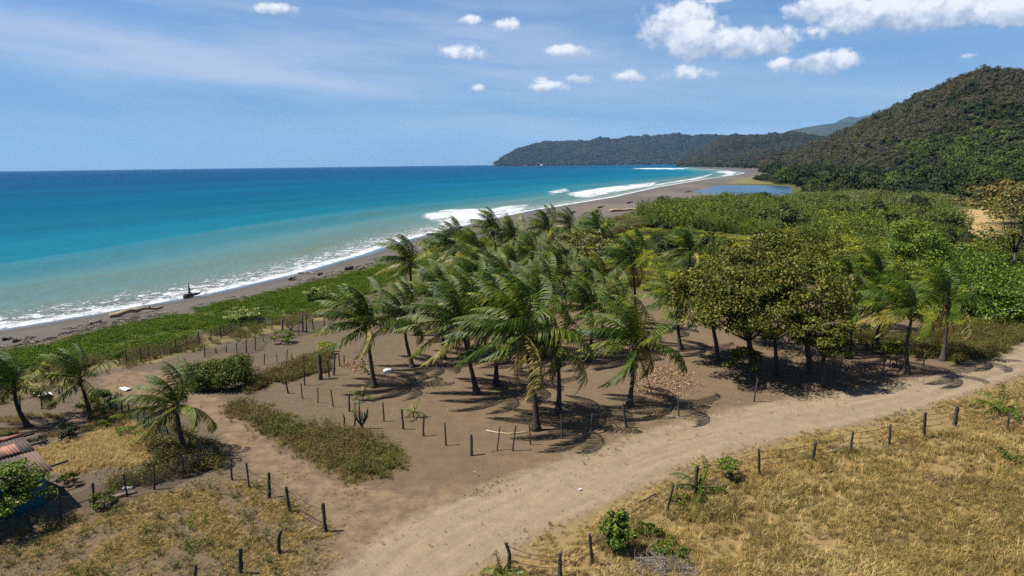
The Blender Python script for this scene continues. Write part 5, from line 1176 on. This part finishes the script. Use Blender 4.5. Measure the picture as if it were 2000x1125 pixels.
log([(676, 529), (682, 527), (689, 525)], 0.40, 'drift_dark', 'knotted dark driftwood root at the creeper edge', 7)
log([(700, 528), (708, 526), (716, 525)], 0.18, 'drift', 'grey driftwood branch beside the knotted root', 2)
for i_, (a_, c_) in enumerate([((1062, 418), (1076, 416)), ((1115, 417), (1124, 415)), ((1168, 407), (1180, 405)), ((1192, 414), (1252, 411)), ((1225, 398), (1235, 396)), ((1268, 367), (1273, 366)), ((1340, 376), (1350, 375))]):
    if i_ == 3: log([a_, (1222, 412), c_], 0.55, 'drift_warm', 'long orange-tan trunk washed up far down the beach', 1)
    else: log([a_, ((a_[0] + c_[0]) / 2, (a_[1] + c_[1]) / 2 - .4), c_], 0.35, 'drift_dark', 'small dark driftwood far down the beach', 3, 'far driftwood')
# planks and sticks by the shed and fences
log([(115, 821), (140, 818), (168, 813)], 0.06, 'drift', 'thin pale pole lying behind the shed', 0, name='fallen_pole', taper=.8)
log([(221, 974), (245, 969), (268, 962)], 0.09, 'drift', 'grey log lying along the netted fence', 0, name='fallen_pole', taper=.8)
log([(345, 678), (368, 672), (385, 667)], 0.10, 'drift', 'pale pole on the ground below the creeper fence', 0, name='fallen_pole', taper=.8)
log([(950, 843), (990, 848), (1030, 846)], 0.06, 'drift_warm', 'bare pinkish frond stalk lying below the tallest palm', 0, name='fallen_stalk', taper=.5)
log([(1258, 815), (1300, 812), (1340, 818)], 0.06, 'drift', 'fallen pole lying in the palm shadow by the road', 0, name='fallen_pole', taper=.6)
log([(1622, 884), (1650, 880), (1676, 872)], 0.10, 'drift', 'grey weathered log lying under the road fence', 1, name='fallen_pole', taper=.7)
log([(1280, 975), (1262, 985), (1245, 992)], 0.05, 'drift_dark', 'dark broken branch caught in the road fence wire', 1, name='fallen_branch', lift=.25)
# ------------------------------------------------------------------ seedlings, cactus stems, small finds
SEED = [frond_mesh(k * 1.5, R(62 - 12 * k), 1.15, np.random.default_rng(500 + k), M['frond_yellow'] if k % 2 else M['lime'], 0.5, 1.0, 12) for k in range(5)]
SEEDG = [frond_mesh(k * 1.26, R(66 - 9 * k), 1.5, np.random.default_rng(520 + k), M['frond'], 0.6, 1.1, 16) for k in range(6)]
def seedling(px, py, s_, label, green=False):
    b_ = gp(px, py); T_ = thing('coconut_seedling', b_, label, 'seedling')
    mb = MB(); mb.tube([(0, 0, -.05), (0, 0, .25 * s_), (0.02, 0, .5 * s_)], [0.05 * s_, 0.04 * s_, 0.02], 6); obj('stem', mb.mesh('stem', M['rachis']), T_)
    for k, me in enumerate(SEEDG if green else SEED):
        o = obj('leaf', me, T_, (0, 0, 0.35 * s_)); o.scale = (s_,) * 3; o.rotation_euler = (0, 0, px * 0.7)
    return T_
seedling(709, 782, 1.0, 'yellow-green coconut seedling behind the branching cactus stems')
seedling(808, 815, 0.95, 'bright yellow coconut seedling alone on the sandy yard')
seedling(712, 727, 0.9, 'coconut seedling near the pole stumps under the spathe palm')
seedling(1364, 970, 1.15, 'dark green young palm growing against a road fence post', True)
seedling(1948, 814, 1.25, 'dark young palm growing through the road fence near the bend', True)
seedling(1985, 818, 0.9, 'yellowing palm seedling beside the last road fence post')
seedling(982, 1135, 0.8, 'green palm seedling at the foot of the bent fence post', True)
b_ = gp(1738, 716); BN = thing('banana_clump', b_, 'low clump of broad-leaved young plants between the right-hand palms', 'plant')
for k in range(6):
    rng = np.random.default_rng(700 + k); a_ = k * 1.05; p_ = np.array([math.cos(a_) * .5, math.sin(a_) * .5, 0]); h_ = 1.0 + .7 * rng.random()
    mb = MB(); mb.tube([p_ - (0, 0, .1), p_ + (0, 0, h_)], [0.06, 0.03], 6); st_ = obj('stem', mb.mesh('stem', M['bark']), BN)
    mb = MB()
    for j in range(7):
        aa = j * .9 + k; d = np.array([math.cos(aa), math.sin(aa), .6]); s_ = np.array([-d[1], d[0], 0]) * .14; c_ = p_ + (0, 0, h_)
        mb.add([c_, c_ + d * .45 + s_, c_ + d * .85 - (0, 0, .25), c_ + d * .45 - s_], [(0, 1, 2, 3)])
    obj('leaf', mb.mesh('leaf', M['frond']), BN)
b_ = gp(709, 838); CT = thing('cactus', b_, 'branching green cactus stems standing among the yard posts', 'cactus'); 
for k, (p_, c_) in enumerate([((0, 0, 0), (-0.15, 0, 2.0)), ((0, 0, .4), (0.35, 0.05, 1.45)), ((-.05, 0, .3), (-.5, 0, 1.35)), ((0.02, 0, .6), (0.1, .1, 1.1))]):
    p_, c_ = np.array(p_, float), np.array(c_, float); mb = MB(); mb.tube([p_ - (0, 0, .1), p_ * .55 + c_ * .45 + ((.12 if c_[0] > 0 else -.12), 0, -.1), c_], [0.07, 0.065, 0.04], 7); obj('stem', mb.mesh('stem', M['cactus']), CT)
for i_, (px_, py_, h_) in enumerate([(672, 831, 0.9), (693, 832, 1.1)]):
    mb = MB(); mb.tube([(0, 0, -.1), (0.05, 0, h_ * .5), (-.08, 0, h_)], [0.06, 0.055, 0.035], 7)
    o = obj('cactus', mb.mesh('cactus', M['cactus']), None, gp(px_, py_)); tag(o, ('short crooked cactus stem at the weed edge', 'taller straight cactus stem beside the branching cactus')[i_], 'cactus')
# stump with a prop
b_ = gp(563, 768)
# white container
b_ = gp(758, 728); C_ = thing('container', b_, 'white plastic container lying on the sand between two palms', 'container', rz=0.3)
mb = MB(); mb.tube([(0, 0, 0), (0, 0, .02), (0, 0, .26), (0, 0, .30), (0, 0, .31)], [.24, .27, .27, .24, .05], 12); o = obj('body', mb.mesh('body', M['plastic'], False), C_); o.scale = (1.35, .8, 1)
mb = MB(); mb.tube([(0, 0, .30), (0, 0, .36)], [.08, .07], 10); obj('lid', mb.mesh('lid', M['plastic']), C_)
# grey drum and lean-to stand behind the thin palm
b_ = gp(778, 642); mb = MB(); mb.tube([(0, 0, -.05), (0, 0, .02), (0, 0, .5), (0, 0, .52), (0, 0, 1.0), (0, 0, 1.02)], [.42, .42, .42, .44, .42, .38], 16)
tag(obj('drum', mb.mesh('drum', M['paint_bin']), None, b_), 'blue-grey drum standing in shade behind the thin-trunked palm', 'drum')
# litter
mb = MB(); mb.add([(0, 0, .012), (.16, .02, .03), (.18, .12, .012), (.02, .13, .04)], [(0, 1, 2, 3)]); mb.add([(0, 0, .010), (.16, .02, .028), (.18, .12, .010), (.02, .13, .038)], [(3, 2, 1, 0)])
WR = mb.mesh('wrapper', M['blue_paper'])
tag(obj('wrapper', WR, None, gp(1130, 957) + Vector((0, 0, .01))), 'pale lilac scrap of wrapper lying on the dirt road', 'litter')
mb = MB(); rngp = np.random.default_rng(8); V = np.stack([np.repeat(np.linspace(0, .55, 5), 4), np.tile(np.linspace(0, .3, 4), 5), .03 + .10 * rngp.random(20)], 1)
mb.add(V, [(4 * a + b2, 4 * a + 4 + b2, 4 * a + 5 + b2, 4 * a + 1 + b2) for a in range(4) for b2 in range(3)]); BAG = mb.mesh('plastic_sheet', M['plastic'], True)
for (px_, py_, s_, lb) in [(1012, 1122, .5, 'white plastic scrap at the foot of the bent fence post'), (103, 775, 2.6, 'torn white plastic sheeting snagged on the beach lot fence'), (232, 762, 1.5, 'pale plastic strip lying on the side track'), (239, 957, .8, 'narrow white strip leaning by the netted fence')]:
    o = obj('plastic_sheet', BAG, None, gp(px_, py_)); o.scale = (s_,) * 3; o.rotation_euler = (0, 0, px_); tag(o, lb, 'litter')
# cut straw heap and stones
P = pts_in(gpoly([(142, 1030), (170, 1022), (178, 1033), (150, 1042)]), 130, 0, seed=31)
scatter('straw_heap', P, 0.35 + 0.2 * RNG.random(len(P)), np.full(len(P), 4), grass, 'small heap of bleached cut straw near the shed tree', 'straw', tilt=.9)
# grey dead brush pile
b_ = gp(1290, 1118); mb = MB(); rng = np.random.default_rng(77)
for k in range(420):
    a_ = rng.random() * 6.28; r_ = 1.6 * rng.random() ** .6; c_ = np.array([math.cos(a_) * r_ * 1.2, math.sin(a_) * r_, .05 + .35 * max(.1, 1.5 - r_) * rng.random()]); d = unit(rng.normal(0, 1, 3) * (1, 1, .45)) * (.25 + .35 * rng.random())
    mb.tube([c_ - d, c_ + rng.normal(0, .04, 3), c_ + d], [.012, .011, .005], 3, False)
tag(obj('brush_pile', mb.mesh('brush_pile', M['twig']), None, b_), 'pile of grey dead twigs in the fenced field beside the road', 'brush pile', kind='stuff')
def brush(px_, py_, r0, n, lb):
    rng = np.random.default_rng(int(px_)); mb = MB()
    for k in range(n):
        a_ = rng.random() * 6.28; r_ = r0 * rng.random() ** .6; c_ = np.array([math.cos(a_) * r_ * 1.2, math.sin(a_) * r_, .03 + .15 * rng.random()]); d = unit(rng.normal(0, 1, 3) * (1, 1, .2)) * (.15 + .25 * rng.random())
        mb.tube([c_ - d, c_ + d], [.014, .006], 3, False)
    tag(obj('brush_pile', mb.mesh('brush_pile', M['twig']), None, gp(px_, py_)), lb, 'brush pile', kind='stuff')
brush(1480, 942, .55, 60, 'small scatter of dead twigs below a road fence post'); brush(1755, 882, .7, 80, 'pale dead twigs under the middle of the road fence'); brush(1395, 955, .7, 80, 'dead twigs around the shrub tangled in the fence')
# fallen fronds on the sand
for (px_, py_, rz_, lb) in [(940, 765, 0.6, 'dry brown frond leaning at the foot of the leaning palm'), (1255, 820, 0.2, 'fallen dry frond in the palm shadow near the road'), (705, 822, 2.0, 'fallen green-brown frond at the foot of the yard posts'), (905, 690, 1.0, 'heap of old fallen fronds in the middle of the sandy yard'), (1110, 690, 2.4, 'brown fallen frond in the shade of the grove')]:
    o = obj('fallen_frond', DEAD[int(px_) % 4], None, gp(px_, py_) + Vector((0, 0, .15))); o.rotation_euler = (R(55) * math.sin(rz_), R(-55) * math.cos(rz_), rz_); tag(o, lb, 'frond')
    o.rotation_euler = (0, 0, 0); me = o.data
    # lay it flat: turn its length into the ground plane
    v = np.array([x.co for x in me.vertices]); ax_ = unit(v[-1] - v[0]); qd = Vector(ax_).rotation_difference(Vector((math.cos(rz_), math.sin(rz_), 0.03))); o.rotation_mode = 'QUATERNION'; o.rotation_quaternion = qd; o.scale = (.8,) * 3
# small white beach house across the bay
hb = Vector((*unproj(1058, 322.0, SEA), 0)); k_ = 5050 / hb.y; hb = Vector((hb.x * k_, 5050, SEA + 1.0)); HS = thing('beach_house', hb, 'tiny white house on the shore of the headland across the bay', 'house')
mb = MB(); mb.box((0, 0, 3), (14, 9, 7)); obj('wall', mb.mesh('wall', M['white_wall']), HS)
mb = MB(); mb.add([(-8, -5.5, 6.4), (8, -5.5, 6.4), (8, 5.5, 6.4), (-8, 5.5, 6.4), (-8, 0, 9.5), (8, 0, 9.5)], [(0, 1, 5, 4), (2, 3, 4, 5), (0, 3, 2, 1)], [(0, 4, 3), (1, 2, 5)]); obj('roof', mb.mesh('roof', M['white_wall']), HS)
# ------------------------------------------------------------------ air
mb = MB(); mb.box((0, 7850, 318), (34000, 17000, 660)); hz_me = mb.mesh('haze', None)
m = bpy.data.materials.new('haze_air'); m.use_nodes = True; t = NT(m.node_tree); t.n.clear()
out = t.new('ShaderNodeOutputMaterial'); pv = t.new('ShaderNodeVolumePrincipled')
pv.inputs['Color'].default_value = (0.28, 0.58, 1.0, 1); pv.inputs['Density'].default_value = 2.6e-5; pv.inputs['Anisotropy'].default_value = 0.0
t.link(pv.outputs[0], out.inputs['Volume']); hz_me.materials.append(m)
tag(obj('haze', hz_me), 'thin blue sea haze over the bay', 'haze', kind='stuff')
